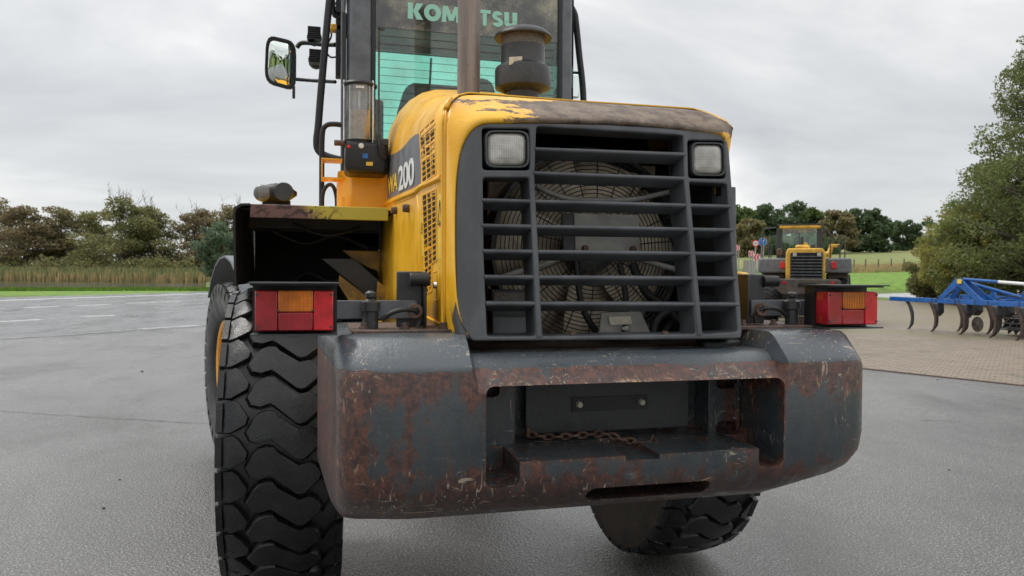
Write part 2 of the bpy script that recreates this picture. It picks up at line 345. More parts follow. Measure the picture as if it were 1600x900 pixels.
# ------------------------------------------------------------------ mesh helpers
class MB:
    def __init__(s): s.v = []; s.f = []
    def addm(s, vs, fs):
        o = len(s.v); s.v += [tuple(float(k) for k in p) for p in vs]; s.f += [tuple(i + o for i in q) for q in fs]; return s
    def box(s, x0, x1, y0, y1, z0, z1):
        return s.hexa([(x0,y0,z0),(x1,y0,z0),(x1,y1,z0),(x0,y1,z0)], [(x0,y0,z1),(x1,y0,z1),(x1,y1,z1),(x0,y1,z1)])
    def hexa(s, a, b):
        return s.addm(list(a)+list(b), [(3,2,1,0),(4,5,6,7),(0,1,5,4),(1,2,6,5),(2,3,7,6),(3,0,4,7)])
    def prism(s, pts, ex):
        n = len(pts); q = [tuple(np.add(p, ex)) for p in pts]
        fs = [tuple(range(n))[::-1], tuple(range(n, 2*n))] + [(i, (i+1) % n, (i+1) % n + n, i + n) for i in range(n)]
        return s.addm(list(pts)+q, fs)
    def loft(s, rings, caps=True, closed=True):
        n = len(rings[0]); vs = [p for r in rings for p in r]; fs = []
        for k in range(len(rings)-1):
            for i in range(n if closed else n-1):
                j = (i+1) % n; fs.append((k*n+i, k*n+j, (k+1)*n+j, (k+1)*n+i))
        if caps and closed: fs += [tuple(range(n))[::-1], tuple(range((len(rings)-1)*n, len(rings)*n))]
        return s.addm(vs, fs)
    def tube(s, pts, r, n=8, caps=True):
        pts = [Vector(p) for p in pts]; rings = []; prev = None
        for i, p in enumerate(pts):
            d = (pts[min(i+1, len(pts)-1)] - pts[max(i-1, 0)]).normalized()
            if prev is None: a = d.orthogonal().normalized()
            else: a = (prev - d*prev.dot(d)).normalized()
            prev = a; b = d.cross(a); rr = r[i] if isinstance(r, (list, tuple)) else r
            rings.append([tuple(p + a*rr*math.cos(2*math.pi*k/n) + b*rr*math.sin(2*math.pi*k/n)) for k in range(n)])
        return s.loft(rings, caps)
    def lathe(s, prof, c, axis='Z', n=32):
        rings = []
        for r, h in prof:
            rg = []
            for k in range(n):
                a = 2*math.pi*k/n; u, v = r*math.cos(a), r*math.sin(a)
                if axis == 'Z': rg.append((c[0]+u, c[1]+v, c[2]+h))
                elif axis == 'Y': rg.append((c[0]+u, c[1]+h, c[2]+v))
                else: rg.append((c[0]+h, c[1]+u, c[2]+v))
            rings.append(rg)
        if prof[0][0] > .01 and prof[-1][0] > .01: return s.loft(rings + [rings[0]], False)
        return s.loft(rings, True)
    def build(s, name, mat, parent=None, sm=35, bevel=0, seg=2):
        me = bpy.data.meshes.new(name); me.from_pydata(s.v, [], s.f)
        bm = bmesh.new(); bm.from_mesh(me); bmesh.ops.recalc_face_normals(bm, faces=bm.faces); bm.to_mesh(me); bm.free()
        if sm: me.shade_smooth(); me.set_sharp_from_angle(angle=R(sm))
        if mat: me.materials.append(MATS[mat])
        o = bpy.data.objects.new(name, me); COL.objects.link(o)
        if parent: o.parent = parent
        if bevel:
            bv = o.modifiers.new('b', 'BEVEL'); bv.width = bevel; bv.segments = seg; bv.limit_method = 'ANGLE'; bv.angle_limit = R(35); bv.harden_normals = False
        return o
def smooth_path(pts, k=6):
    pts = [np.array(p, float) for p in pts]; P = [pts[0]] + pts + [pts[-1]]; o = []
    for i in range(1, len(P)-2):
        for j in range(k):
            t = j/k; a, b, c, d = P[i-1], P[i], P[i+1], P[i+2]
            o.append(.5*((2*b) + (c-a)*t + (2*a-5*b+4*c-d)*t*t + (3*b-a-3*c+d)*t**3))
    o.append(pts[-1]); return [tuple(q) for q in o]
def thing(name, label, cat, loc=(0, 0, 0), rz=0, group=None):
    o = bpy.data.objects.new(name, None); COL.objects.link(o); o.location = loc; o.rotation_euler = (0, 0, rz); o.empty_display_size = .1
    o['label'] = label; o['category'] = cat
    if group: o['group'] = group
    return o
def tag(o, label, cat, group=None):
    o['label'] = label; o['category'] = cat
    if group: o['group'] = group
    return o
def struct(o): o['kind'] = 'structure'; return o
def stuff(o, label=None):
    o['kind'] = 'stuff'
    if label: o['label'] = label
    return o
def np_mesh(name, verts, quads, mat, parent=None):
    me = bpy.data.meshes.new(name); nv, nf = len(verts), len(quads); k = quads.shape[1]
    me.vertices.add(nv); me.vertices.foreach_set('co', verts.astype(np.float32).ravel())
    me.loops.add(nf*k); me.loops.foreach_set('vertex_index', quads.astype(np.int32).ravel())
    me.polygons.add(nf); me.polygons.foreach_set('loop_start', np.arange(nf, dtype=np.int32)*k)
    me.update(calc_edges=True); me.materials.append(MATS[mat]) if mat else None
    o = bpy.data.objects.new(name, me); COL.objects.link(o)
    if parent: o.parent = parent
    return o
def text_mesh(name, body, size, mat, parent, M4, ext=.001, off=0, sx=1):
    cu = bpy.data.curves.new('t', 'FONT'); cu.body = body; cu.size = size; cu.extrude = ext; cu.offset = off; cu.space_character = .95
    to = bpy.data.objects.new('t', cu); COL.objects.link(to); bpy.context.view_layer.update()
    me = bpy.data.meshes.new_from_object(to.evaluated_get(bpy.context.evaluated_depsgraph_get()))
    bpy.data.objects.remove(to); bpy.data.curves.remove(cu)
    me.transform(Matrix.Diagonal((sx, 1, 1, 1))); me.transform(M4); me.materials.clear(); me.materials.append(MATS[mat])
    o = bpy.data.objects.new(name, me); COL.objects.link(o)
    if parent: o.parent = parent
    return o

# ================================================================== SETTING
def hill_h(d, px):   # extra height of far ground for the direction through picture column px
    k = min(1, max(0, (px - 900)/250.))
    k = k*k*(3-2*k)
    return k*min(9., max(0, d-55)*.056)
def az_px(a):        # column for an angle relative to the view direction
    a = max(-1.45, min(1.45, a)); return 800 + F*math.tan(a)
rings = [0, 3, 8, 15, 25, 35, 45, 52, 58, 63, 66, 70, 80, 90, 100, 106, 110, 116, 125, 140, 147, 153, 165, 180, 210, 260, 350, 500, 800, 1500, 3000]
NA = 180; vs = []; fs = []
for d in rings:
    for k in range(NA):
        a = -math.pi + 2*math.pi*k/NA; ca = math.cos(a)
        dep = d*ca if abs(a) < 1.3 else d*.3
        px = az_px(a) if abs(a) < 1.45 else (-3000 if a < 0 else 3000)
        z = hill_h(d, px) if a < 1.5 and a > -1.5 else 0
        if px < 330 and abs(a) < 1.2 and 66 < dep < 148: z -= 1.2
        z -= .03
        yw = YAW + a
        vs.append((CAM[0] + d*math.sin(yw), CAM[1] + d*math.cos(yw), z))
for i in range(len(rings)-1):
    for k in range(NA):
        j = (k+1) % NA; fs.append((i*NA+k, i*NA+j, (i+1)*NA+j, (i+1)*NA+k))
mb = MB(); mb.addm(vs, fs); g = mb.build('ground', 'grass', sm=60); struct(g)

def sheet(name, pts, z, mat):
    mb = MB(); mb.addm([(p[0], p[1], z) for p in pts], [tuple(range(len(pts)))]); o = mb.build(name, mat, sm=0); struct(o); return o
def G(x, y): p = atZ(x, y, 0); return (float(p[0]), float(p[1]))
# forecourt asphalt: everything between road line and paving line, back behind the camera
e0, e1 = np.array(G(1365, 578)), np.array(G(1600, 603)); ed = (e1-e0)/np.linalg.norm(e1-e0)
pn = e1 + ed*25; pf = e0 - ed*42
ra, rb = np.array(G(0, 465)), np.array(G(334, 455.6)); rd = (rb-ra)/np.linalg.norm(rb-ra)
r1 = ra - rd*45; r2 = ra + rd*62
sheet('forecourt', [tuple(pn), tuple(pf), tuple(r2), tuple(r1), (-60, -25), (0, -40), (14, -40)], 0.0, 'asphalt')
# public road strip along the far side
na, nb = np.array(G(0, 531)), np.array(G(312, 511)); nd = (nb-na)/np.linalg.norm(nb-na)
sheet('road', [tuple(na - nd*30), tuple(na + nd*22), tuple(r2), tuple(r1)], .004, 'road_asphalt')
def mark(pa, pb, w, mat='marking', z=.008):
    a, b = np.array(G(*pa)), np.array(G(*pb)); d = (b-a)/np.linalg.norm(b-a); n = np.array([-d[1], d[0]])*w/2
    sheet('road_marking', [tuple(a-n), tuple(b-n), tuple(b+n), tuple(a+n)], z, mat)
mark((-60, 471.8), (334, 458.5), .55); 
for a, b in (((36, 481), (92, 479)), ((120, 478), (172, 476)), ((196, 474), (285, 471)), ((-60, 484), (7, 482))): mark(a, b, .32)
for a, b, mt in (((0, 503), (63, 499.5), 'marking'), ((126, 495), (179, 493), 'marking'), ((240, 488.5), (289, 486.5), 'marking_faint')): mark(a, b, .25, mt)
mark((-30, 530), (60, 526.5), .12, 'marking_faint'); mark((90, 525), (219, 514.5), .10, 'marking_faint'); mark((219, 514.5), (312, 508.5), .35, 'marking_faint')
mark((100, 507), (150, 504), .12, 'marking_faint')
# seams in the forecourt asphalt
for a, b in (((-40, 640), (330, 663)), ((1440, 657), (1500, 658))):
    A, B = np.array(G(*a)), np.array(G(*b)); n = int(np.linalg.norm(B-A)/.12)+2; P_ = [A+(B-A)*i/n + RNG.normal(0, .012, 2) for i in range(n+1)]
    d = (B-A)/np.linalg.norm(B-A); nn = np.array([-d[1], d[0]]); mb = MB(); v = []; f = []
    for i, p in enumerate(P_):
        w = .003 + .006*random.random(); v += [(*(p-nn*w), .005), (*(p+nn*w), .005)]
        if i: f.append((2*i-2, 2*i, 2*i+1, 2*i-1))
    mb.addm(v, f); struct(mb.build('asphalt_seam', 'seam', sm=0))

gn_ = 5200; gx = CAM[0] + RNG.uniform(-5.5, 6.5, gn_); gy_ = CAM[1] + .8 + RNG.random(gn_)**1.5*11; gs = .0016 + .0030*RNG.random(gn_)**3
tv = np.array([(1, 0, 0), (-.5, .87, 0), (-.5, -.87, 0), (0, 0, .9)]); V = np.zeros((gn_, 4, 3)); ra_ = RNG.random(gn_)*6.28
for k in range(4):
    V[:, k, 0] = gx + gs*(tv[k, 0]*np.cos(ra_) - tv[k, 1]*np.sin(ra_)); V[:, k, 1] = gy_ + gs*(tv[k, 0]*np.sin(ra_) + tv[k, 1]*np.cos(ra_)); V[:, k, 2] = .001 + gs*tv[k, 2]
Fq = (np.arange(gn_)*4)[:, None, None] + np.array([(0, 1, 3), (1, 2, 3), (2, 0, 3)])[None]
simple('grit_stone', (.38, .36, .33), .7, .5, 3, bump=0)
stuff(np_mesh('loose_grit', V.reshape(-1, 3), Fq.reshape(-1, 3), 'grit_stone'), 'fine pale grit scattered over the wet asphalt')
# pond
wp = []
for px, dep in ((-900, 62), (-300, 64), (0, 65), (200, 66), (345, 68), (350, 90), (335, 152), (0, 152), (-900, 152)):
    x_, y_ = PX(px, dep); wp.append((x_, y_))
o = sheet('pond', wp, -.28, 'pond_water')
# near bank grass verge drawn as one long strip with ragged tufts
def strip_tufts(name, label, p0, p1, width, n, h, mat, wleaf=.06, zf=lambda x, y: 0., lean=.3, parent=None):
    p0, p1 = np.array(p0), np.array(p1); d = p1-p0; nrm = np.array([-d[1], d[0]])/np.linalg.norm(d)
    t = RNG.random(n); w = (RNG.random(n)-.5)*width; base = p0 + d*t[:, None] + nrm*w[:, None]
    hh = h*(.55+.6*RNG.random(n)); a = RNG.random(n)*6.283; wd = wleaf*(.6+.8*RNG.random(n))
    z0 = np.array([zf(*b) for b in base])
    dx = np.stack([np.cos(a)*wd, np.sin(a)*wd], 1); ln = RNG.normal(0, lean, (n, 2))*hh[:, None]
    v = np.zeros((n, 4, 3)); v[:, 0, :2] = base-dx; v[:, 1, :2] = base+dx; v[:, 2, :2] = base+ln+dx*.25; v[:, 3, :2] = base+ln-dx*.25
    v[:, 0, 2] = v[:, 1, 2] = z0; v[:, 2, 2] = v[:, 3, 2] = z0+hh
    o = np_mesh(name, v.reshape(-1, 3), np.arange(4*n).reshape(n, 4), mat); stuff(o, label); return o
strip_tufts('verge_grass', 'bright short grass along the far edge of the road', PX(-250, 54), PX(350, 66), 9, 26000, .16, 'lawn', .05)
# lawn strips as ground sheets just above terrain
def gsheet(name, pxs, d0, d1, mat, zoff):
    v = []; f = []; n = 12; dl = [d0-.6, d0, d0+(d1-d0)*.25, d0+(d1-d0)*.5, d0+(d1-d0)*.75, d1, d1+.6]
    for j, d in enumerate(dl):
        for i in range(n+1):
            px = pxs[0] + (pxs[1]-pxs[0])*i/n; X, Y = PX(px, d); dd = math.hypot(X-CAM[0], Y-CAM[1])
            v.append((X, Y, hill_h(dd, px) + (zoff if 0 < j < 6 and 0 < i < n else -.06)))
    for j in range(6):
        for i in range(n): k = j*(n+1)+i; f.append((k, k+1, k+n+2, k+n+1))
    mb = MB(); mb.addm(v, f); o = mb.build(name, mat, sm=60); struct(o); return o
gsheet('grass_verge', (-900, 352), 47, 65.5, 'lawn', .0)
gsheet('meadow', (1145, 2200), 58, 84, 'lawn', .12)
gsheet('field', (1000, 2200), 97, 190, 'field', .25)
gsheet('stubble_strip', (1290, 2200), 84.2, 96.8, 'straw', .14)
gsheet('far_road', (1330, 2200), 49, 54, 'marking_faint', .02)
gsheet('lane', (1160, 1181), 62, 120, 'paving_joint', .22)
strip_tufts('reeds', 'tall green and straw coloured reeds standing along the far edge of the pond', PX(-600, 150), PX(345, 142), 6, 9000, 2.7, 'reed', .10, lambda x, y: -.4, .06)
strip_tufts('reed_stems', 'pale dry reed stems at the waterline of the pond', PX(-600, 147), PX(340, 139), 2.5, 3000, 1.9, 'reed_stem', .11, lambda x, y: -.4, .05)
strip_tufts('meadow_grass', 'rough straw coloured grass between meadow and field', PX(1295, 86), PX(1700, 86), 12, 9000, .7, 'reed_stem', .06, lambda x, y: hill_h(math.hypot(x-CAM[0], y-CAM[1]), 1400)-.05, .2)
strip_tufts('hill_scrub', 'dark undergrowth below the woodland on the hill', PX(1120, 150), PX(1290, 150), 10, 3500, 4.5, 'leaf_dark', .4, lambda x, y: 4.6, .2)

# paving of bricks on the right
pv = [tuple(e1 + ed*14), tuple(e0 - ed*30)] + [PX(1150, 50), PX(1480, 49), PX(2100, 40)]
pave = sheet('pavement', pv, .002, 'paving_far')
en = np.array([-ed[1], ed[0]]); en = en if en[0] > 0 else -en
bl, bw = .21, .105; cand = []
for r_ in range(0, 84):
    for q in range(-70, 95):
        p = e0 + ed*(q*bl + (bl/2 if r_ % 2 else 0)) + en*(.055 + r_*bw)
        dx = p - CAM[:2]; dep = dx[0]*math.sin(YAW) + dx[1]*math.cos(YAW); lat = dx[0]*math.cos(YAW) - dx[1]*math.sin(YAW)
        if dep < 3 or dep > 17: continue
        px = 800 + F*lat/dep
        if 1150 < px < 1720: cand.append((dep, px, p))
cand.sort(key=lambda c: (0 if 1345 < c[1] < 1610 else 50) + c[0])
ang = math.atan2(ed[1], ed[0])
def brick_verts(c, s=1.):
    hx, hy = bl/2-.004, bw/2-.004; v = []
    for (u, w, zz) in ((-hx, -hy, .003), (hx, -hy, .003), (hx, hy, .003), (-hx, hy, .003), (-hx+.006, -hy+.006, .018), (hx-.006, -hy+.006, .018), (hx-.006, hy-.006, .018), (-hx+.006, hy-.006, .018)):
        q = c + ed*u + en*w; v.append((q[0], q[1], zz + (s-1)))
    return v
BF = [(0,1,5,4),(1,2,6,5),(2,3,7,6),(3,0,4,7),(4,5,6,7)]
mb = MB(); hx, hy = bl/2-.004, bw/2-.004
mb.addm([(-hx,-hy,.003),(hx,-hy,.003),(hx,hy,.003),(-hx,hy,.003),(-hx+.006,-hy+.006,.018),(hx-.006,-hy+.006,.018),(hx-.006,hy-.006,.018),(-hx+.006,hy-.006,.018)], BF)
bo = mb.build('brick', 'paving_brick', pave, sm=0)
for i, (dep, px, p) in enumerate(cand[:300]):
    b_ = bo if i == 0 else bo.copy()
    if i: COL.objects.link(b_); b_.parent = pave
    b_.location = (p[0], p[1], random.uniform(-.002, .002)); b_.rotation_euler = (random.gauss(0, .008), random.gauss(0, .008), ang)
mb = MB()
for dep, px, p in cand[300:]: mb.addm(brick_verts(p, 1+random.uniform(-.002, .002)), BF)
o = mb.build('brick_field', 'paving_brick', pave, sm=0); o['kind'] = 'stuff'
mb = MB(); a_, b_ = e0 - ed*25, e0 + ed*20
mb.hexa([(*(a_-en*.05), -.01), (*(b_-en*.05), -.01), (*(b_+en*.0), -.01), (*(a_+en*.0), -.01)], [(*(a_-en*.05), .015), (*(b_-en*.05), .015), (*(b_+en*.0), .015), (*(a_+en*.0), .015)])
struct(mb.build('paving_edge', 'brown_plate', sm=0))

# ------------------------------------------------------------------ trees
def foliage(clumps, n, size, name, mat, parent, flat=.0, shell=.5):
    cl = np.array(clumps); vol = cl[:, 3]*cl[:, 4]*cl[:, 5]; pr = vol**.8/np.sum(vol**.8)
    k = RNG.choice(len(cl), n, p=pr); d = RNG.normal(0, 1, (n, 3)); d /= np.linalg.norm(d, axis=1)[:, None]
    r = (shell + (1-shell)*RNG.random(n)) * (1 + .07*RNG.normal(0, 1, n)); c = cl[k, :3] + d*cl[k, 3:6]*r[:, None]
    nr = RNG.normal(0, 1, (n, 3)); nr[:, 2] += flat*3; nr /= np.linalg.norm(nr, axis=1)[:, None]
    a = np.cross(nr, RNG.normal(0, 1, (n, 3))); a /= np.linalg.norm(a, axis=1)[:, None]; b = np.cross(nr, a)
    s_ = size*(.5+RNG.random(n))[:, None]; v = np.zeros((n, 4, 3))
    v[:, 0] = c - a*s_; v[:, 1] = c + b*s_*.45; v[:, 2] = c + a*s_; v[:, 3] = c - b*s_*.45
    v[:, 1, 2] += s_[:, 0]*.15
    return np_mesh(name, v.reshape(-1, 3), np.arange(4*n).reshape(n, 4), mat, parent)
def tree(name, label, cat, px, dep, ytop, ybase, wpx, mat, n=5000, size=.3, kind='round', bare=0, group=None, bark='bark', z0=None, trunkh=.25, nb=22, cs=1.0):
    X, Y = PX(px, dep); zb_ = ZP(px, ybase, dep) if z0 is None else z0; H = ZP(px, ytop, dep)-zb_; Wd = wpx*dep/F
    t = thing(name, label, cat, (X, Y, zb_), random.random()*6, group)
    cl = []; mbt = MB()
    tr = H*.022 + .05
    mbt.tube(smooth_path([(0, 0, -.3), (random.gauss(0, .03)*H, random.gauss(0, .03)*H, H*.3), (random.gauss(0, .04)*H, random.gauss(0, .04)*H, H*.62), (0, 0, H*.93)], 3), [tr*(1-.09*i) for i in range(10)], 7)
    for i in range(nb):
        h = trunkh + (1-trunkh)*((i+.5)/nb); a = random.random()*6.283
        if kind == 'round': prof = math.sin(math.pi*min(1, max(0.05, (h-trunkh*.6)/(1.08-trunkh*.6))))**.6
        elif kind == 'cone': prof = min(1.0, (1.10-h)**.62*1.12)
        else: prof = .55+.45*math.sin(3*h+1)
        rr = Wd/2*prof*(.35+.5*random.random()); s_ = H*.13*(.7+.7*random.random())*(1.2-h*.5)
        c = (rr*math.cos(a), rr*math.sin(a), h*H*.93)
        fl_ = .55 if kind == 'layer' else .8
        s_ = min(s_, Wd*.24)*cs
        if cs < 1: rr = Wd/2*prof*math.sqrt(random.random()); c = (rr*math.cos(a), rr*math.sin(a), c[2])
        cl.append((*c, s_*1.25, s_*1.25, s_*fl_))
        hb = max(.12, h-.22)*H
        mbt.tube([(0, 0, hb), (c[0]*.5, c[1]*.5, (hb+c[2])/2+.03*H), c], [tr*.4*(1.2-h), tr*.25*(1.2-h), .02], 5)
    for i in range(bare):
        a = random.random()*6.283; rr = Wd*.28*random.random(); p0 = np.array((rr*.3*math.cos(a), rr*.3*math.sin(a), H*.7)); p1 = np.array((rr*math.cos(a), rr*math.sin(a), H*(.98+.12*random.random())))
        mbt.tube([tuple(p0), tuple((p0+p1)/2 + RNG.normal(0, .15, 3)), tuple(p1)], [.06, .04, .012], 4)
        for q in range(7):
            f_ = .45+.5*random.random(); s0 = p0+(p1-p0)*f_; mbt.tube([tuple(s0), tuple(s0+np.array([random.gauss(0, .7), random.gauss(0, .7), .5+random.random()]))], [.03, .008], 3)
    mbt.build('trunk', bark, t, sm=60)
    foliage(cl, n, size, 'crown', mat, t, .3 if kind == 'layer' else 0)
    return t
cl_ = []
for i in range(95):
    px = -420 + 840*i/95 + random.uniform(-6, 6); X, Y = PX(px, 154 + random.uniform(-3, 5)); h_ = random.uniform(1.2, 3.4)
    cl_.append((X, Y, h_*.8 - .2, random.uniform(1.8, 3.2), random.uniform(1.5, 2.5), h_))
stuff(foliage(cl_, 26000, .30, 'undergrowth', 'leaf_olive', None), 'tangled olive undergrowth below the trees behind the reeds')
LG = 'autumn trees beyond the pond'
for i, (px, yt, w, mat, bare, kind, lab) in enumerate([
    (-200, 318, 130, 'leaf_olive', 0, 'layer', 'olive tree beyond the pond outside the left edge of the picture'),
    (-105, 312, 130, 'leaf_brown', 0, 'layer', 'brown tree beyond the pond just outside the left edge of the picture'),
    (-15, 305, 120, 'leaf_brown', 0, 'layer', 'brownish green tree at the left edge behind the pond'),
    (38, 318, 100, 'leaf_red', 0, 'layer', 'reddish brown tree second from the left behind the pond'),
    (92, 320, 90, 'leaf_brown', 0, 'layer', 'tawny brown tree between the red tree and the tallest olive tree'),
    (140, 330, 90, 'leaf_olive', 0, 'layer', 'lower olive tree just left of the tallest tree behind the pond'),
    (190, 306, 110, 'leaf_olive', 16, 'layer', 'tallest olive green tree behind the pond with bare twigs on top'),
    (238, 318, 90, 'leaf_olive', 6, 'layer', 'olive green tree right of the tallest one behind the pond'),
    (308, 326, 90, 'leaf_red', 5, 'layer', 'thin red-brown tree behind the grey-green bush beside the loader'),
    (365, 318, 90, 'leaf_brown', 5, 'layer', 'brown tree partly hidden by the rear mudguard of the large loader'),
    (425, 320, 90, 'leaf_olive', 8, 'layer', 'bare twigged tree behind the mudguard lamp of the large loader')]):
    tree('autumn_tree', lab, 'tree', px, 162 + (i % 3)*5, yt, 437, w*1.6, mat, 11000, .33, kind, bare, LG, trunkh=.10, nb=46)
tree('willow_bush', 'dense grey-green willow bush at the right end of the pond', 'bush', 345, 110, 345, 443, 84, 'leaf_grey', 9000, .24, 'round', trunkh=.06, nb=26)
tree('reed_bush', 'small yellowish bush on the bank next to the willow bush', 'bush', 348, 78, 418, 448, 40, 'leaf_yellow', 1500, .14, 'round', trunkh=.1, nb=8)
HG = 'trees on the hill behind the parked loader'
for px, dep, yt, yb, w, mat, kind, lab in [
    (1105, 150, 332, 408, 60, 'leaf_green', 'round', 'green tree on the hill hidden mostly behind the grille of the large loader'),
    (1152, 152, 324, 408, 60, 'leaf_green', 'round', 'light green tree on the hill right beside the grille edge'),
    (1172, 140, 342, 410, 46, 'leaf_brown', 'round', 'bushy brown tree on the hill above the traffic signs'),
    (1200, 160, 322, 402, 60, 'leaf_dark', 'round', 'dark green round tree on the hill left of the parked cab'),
    (1238, 165, 317, 402, 70, 'leaf_dark', 'round', 'tallest dark green tree on the hill directly behind the parked cab'),
    (1272, 160, 324, 404, 56, 'leaf_green', 'round', 'green tree on the hill at the right end of the parked cab roof'),
    (1308, 150, 330, 406, 50, 'leaf_brown', 'round', 'brown leaved tree on the hill right of the parked cab'),
    (1340, 158, 328, 398, 46, 'leaf_dark', 'round', 'dark tree on the hill left one of the close pair in the field'),
    (1370, 155, 327, 401, 58, 'leaf_dark', 'round', 'dark wide tree on the hill right one of the close pair in the field'),
    (1412, 165, 345, 402, 50, 'leaf_dark', 'round', 'thinner dark tree on the hill in front of the far ridge')]:
    tree('hill_tree', lab, 'tree', px, dep, yt, yb, w*1.15, mat, 5200, .42, kind, 0, HG, trunkh=.16, nb=26)
tree('ridge_wood', 'far low wood on the ridge between hill trees and yellow bush', 'wood', 1450, 260, 346, 395, 120, 'leaf_dark', 3500, .8, 'round', trunkh=.1)
# right hand trees
tree('field_maple', 'large dark green tree filling the right edge behind the blue cultivator', 'tree', 1665, 38, 20, 478, 330, 'leaf_right', 120000, .08, 'cone', trunkh=.05, nb=420, cs=.36, bark='bark_grey')
tree('leafy_tree', 'tall olive green tree at the far right behind the first one', 'tree', 1562, 43, 235, 474, 210, 'leaf_right', 60000, .08, 'cone', trunkh=.05, nb=240, cs=.42, bark='bark_grey')
tree('field_maple', 'dark green tree outside the right edge of the picture', 'tree', 1820, 40, 20, 478, 300, 'leaf_right', 9000, .2, 'cone', trunkh=.06, nb=40, bark='bark_grey')
tree('yellow_bush', 'yellow-green tall bush left of the large tree behind the cultivator', 'bush', 1500, 41, 315, 470, 140, 'leaf_yellow', 24000, .08, 'round', trunkh=.05, nb=120, cs=.6, bark='bark_grey')
tree('low_bush', 'low olive bush behind the left end of the blue cultivator', 'bush', 1450, 45, 385, 470, 80, 'leaf_olive', 6000, .10, 'round', trunkh=.05, nb=24, bark='bark_grey')

for i, (dx_, dy_) in enumerate(((-22, -44), (-12, -48), (-3, -46), (7, -50), (17, -46), (-32, -40))):
    t_ = tree('roadside_tree', ['olive', 'second', 'third', 'fourth', 'fifth', 'leftmost'][i] + ' green tree of the row behind the photographer seen only in the wing mirror', 'tree', 800, 50, 300, 470, 260, 'leaf_green', 3500, .3, 'round', group='trees behind the photographer', z0=0, trunkh=.1)
    t_.location = (dx_, dy_, 0)
# ------------------------------------------------------------------ fence posts of the field and signs
for i, px in enumerate((1334, 1352, 1372, 1392, 1412)):
    d = 84; X, Y = PX(px, d); z = hill_h(math.hypot(X-CAM[0], Y-CAM[1]), px); mb = MB(); mb.tube([(0, 0, 0), (.02, 0, 1.45)], .07, 7)
    o = mb.build('fence_post', 'wood_post'); o.location = (X, Y, z)
    tag(o, ['leftmost', 'second from left', 'middle', 'fourth from left', 'rightmost'][i] + ' of the thin wooden fence posts in the straw strip', 'post', 'fence posts in the straw coloured strip')
def sign_pole(t, h, r=.04): mb = MB(); mb.tube([(0, 0, -.1), (0, 0, h)], r, 8); mb.build('pole', 'post_metal', t)
def disc(t, name, mat, z, r, y, th=.02):
    mb = MB(); mb.lathe([(0.001, -th), (r, -th), (r, th), (.001, th)], (0, y, z), 'Y', 24); return mb.build(name, mat, t)
def place(px, dep, zoff=0.):
    X, Y = PX(px, dep); return (X, Y, hill_h(math.hypot(X-CAM[0], Y-CAM[1]), px)*0 + zoff)
VA = -YAW - .33
d = 38
t = thing('round_sign', 'round blue direction sign with white arrow on a white pole', 'sign', place(1191, d), VA)
zc = ZP(1191, 380.5, d); sign_pole(t, zc, .07); r_ = 6.4*d/F; disc(t, 'sign_rim', 'sign_white', zc, r_, -.06); disc(t, 'sign_face', 'sign_blue', zc, r_*.92, -.085)
mb = MB(); mb.prism([(-.03, -.12, zc-.13), (.03, -.12, zc-.13), (.03, -.12, zc+.04), (.08, -.12, zc+.04), (0, -.12, zc+.14), (-.08, -.12, zc+.04), (-.03, -.12, zc+.04)], (0, .012, 0)); mb.build('sign_arrow', 'sign_white', t)
d = 46
t = thing('round_sign', 'round white sign with red border left of the blue one', 'sign', place(1180, d), VA)
zc = ZP(1180, 382.5, d); sign_pole(t, zc); r_ = 5.2*d/F; disc(t, 'sign_rim', 'sign_red', zc, r_, -.06); disc(t, 'sign_face', 'sign_white', zc, r_*.72, -.085)
mb = MB(); mb.box(-.1, .1, -.115, -.108, zc-.02, zc+.02); mb.build('sign_symbol', 'dark_metal', t)
for px, py, hw, hh, d, lab in ((1182, 404.5, 5, 5.5, 30, 'nearest red and white chevron sign beside the parked loader'), (1173.5, 398.5, 4, 4.5, 34, 'second red and white chevron sign behind the nearest one'), (1152, 389.5, 3.2, 4, 44, 'farthest red and white chevron sign next to the grille edge')):
    t = thing('chevron_sign', lab, 'sign', place(px, d), VA, 'chevron signs along the bend'); zc = ZP(px, py, d); w_, h_ = hw*d/F, hh*d/F
    mb = MB(); mb.box(-w_, w_, -.03, 0, zc-h_, zc+h_); mb.build('sign_board', 'sign_white', t)
    for s_ in (-.75, .15):
        mb = MB(); mb.prism([(w_*(s_+.85), -.045, zc+h_), (w_*(s_+.45), -.045, zc+h_), (w_*(s_-.2), -.045, zc), (w_*(s_+.45), -.045, zc-h_), (w_*(s_+.85), -.045, zc-h_), (w_*(s_+.25), -.045, zc)], (0, .012, 0)); mb.build('chevron', 'sign_red', t)
    for s_ in (-.5, .5):
        mb = MB(); mb.tube([(w_*s_, .03, -.1), (w_*s_, .03, zc)], .03, 6); mb.build('pole', 'post_metal', t)
# ================================================================== THE LARGE WHEEL LOADER
ld = thing('wheel_loader', 'large worn yellow and dark grey wheel loader seen from behind on the wet asphalt', 'wheel loader')
def part(name, mat=None, **k): pass
def boxpart(name, b, mat, parent=ld, bevel=.004, **k):
    m_ = MB(); m_.box(*b); return m_.build(name, mat, parent, bevel=bevel, **k)
def cylpart(name, p0, p1, r, mat, parent=ld, n=20, bevel=0):
    m_ = MB(); m_.tube([p0, p1], r, n); return m_.build(name, mat, parent, bevel=bevel)
def boolean(o, cutters):
    for c in cutters:
        md = o.modifiers.new('x', 'BOOLEAN'); md.object = c; md.operation = 'DIFFERENCE'; md.solver = 'EXACT'
    bpy.context.view_layer.update()
    me = bpy.data.meshes.new_from_object(o.evaluated_get(bpy.context.evaluated_depsgraph_get()))
    o.modifiers.clear(); o.data = me
    for c in cutters: bpy.data.objects.remove(c)
    return o
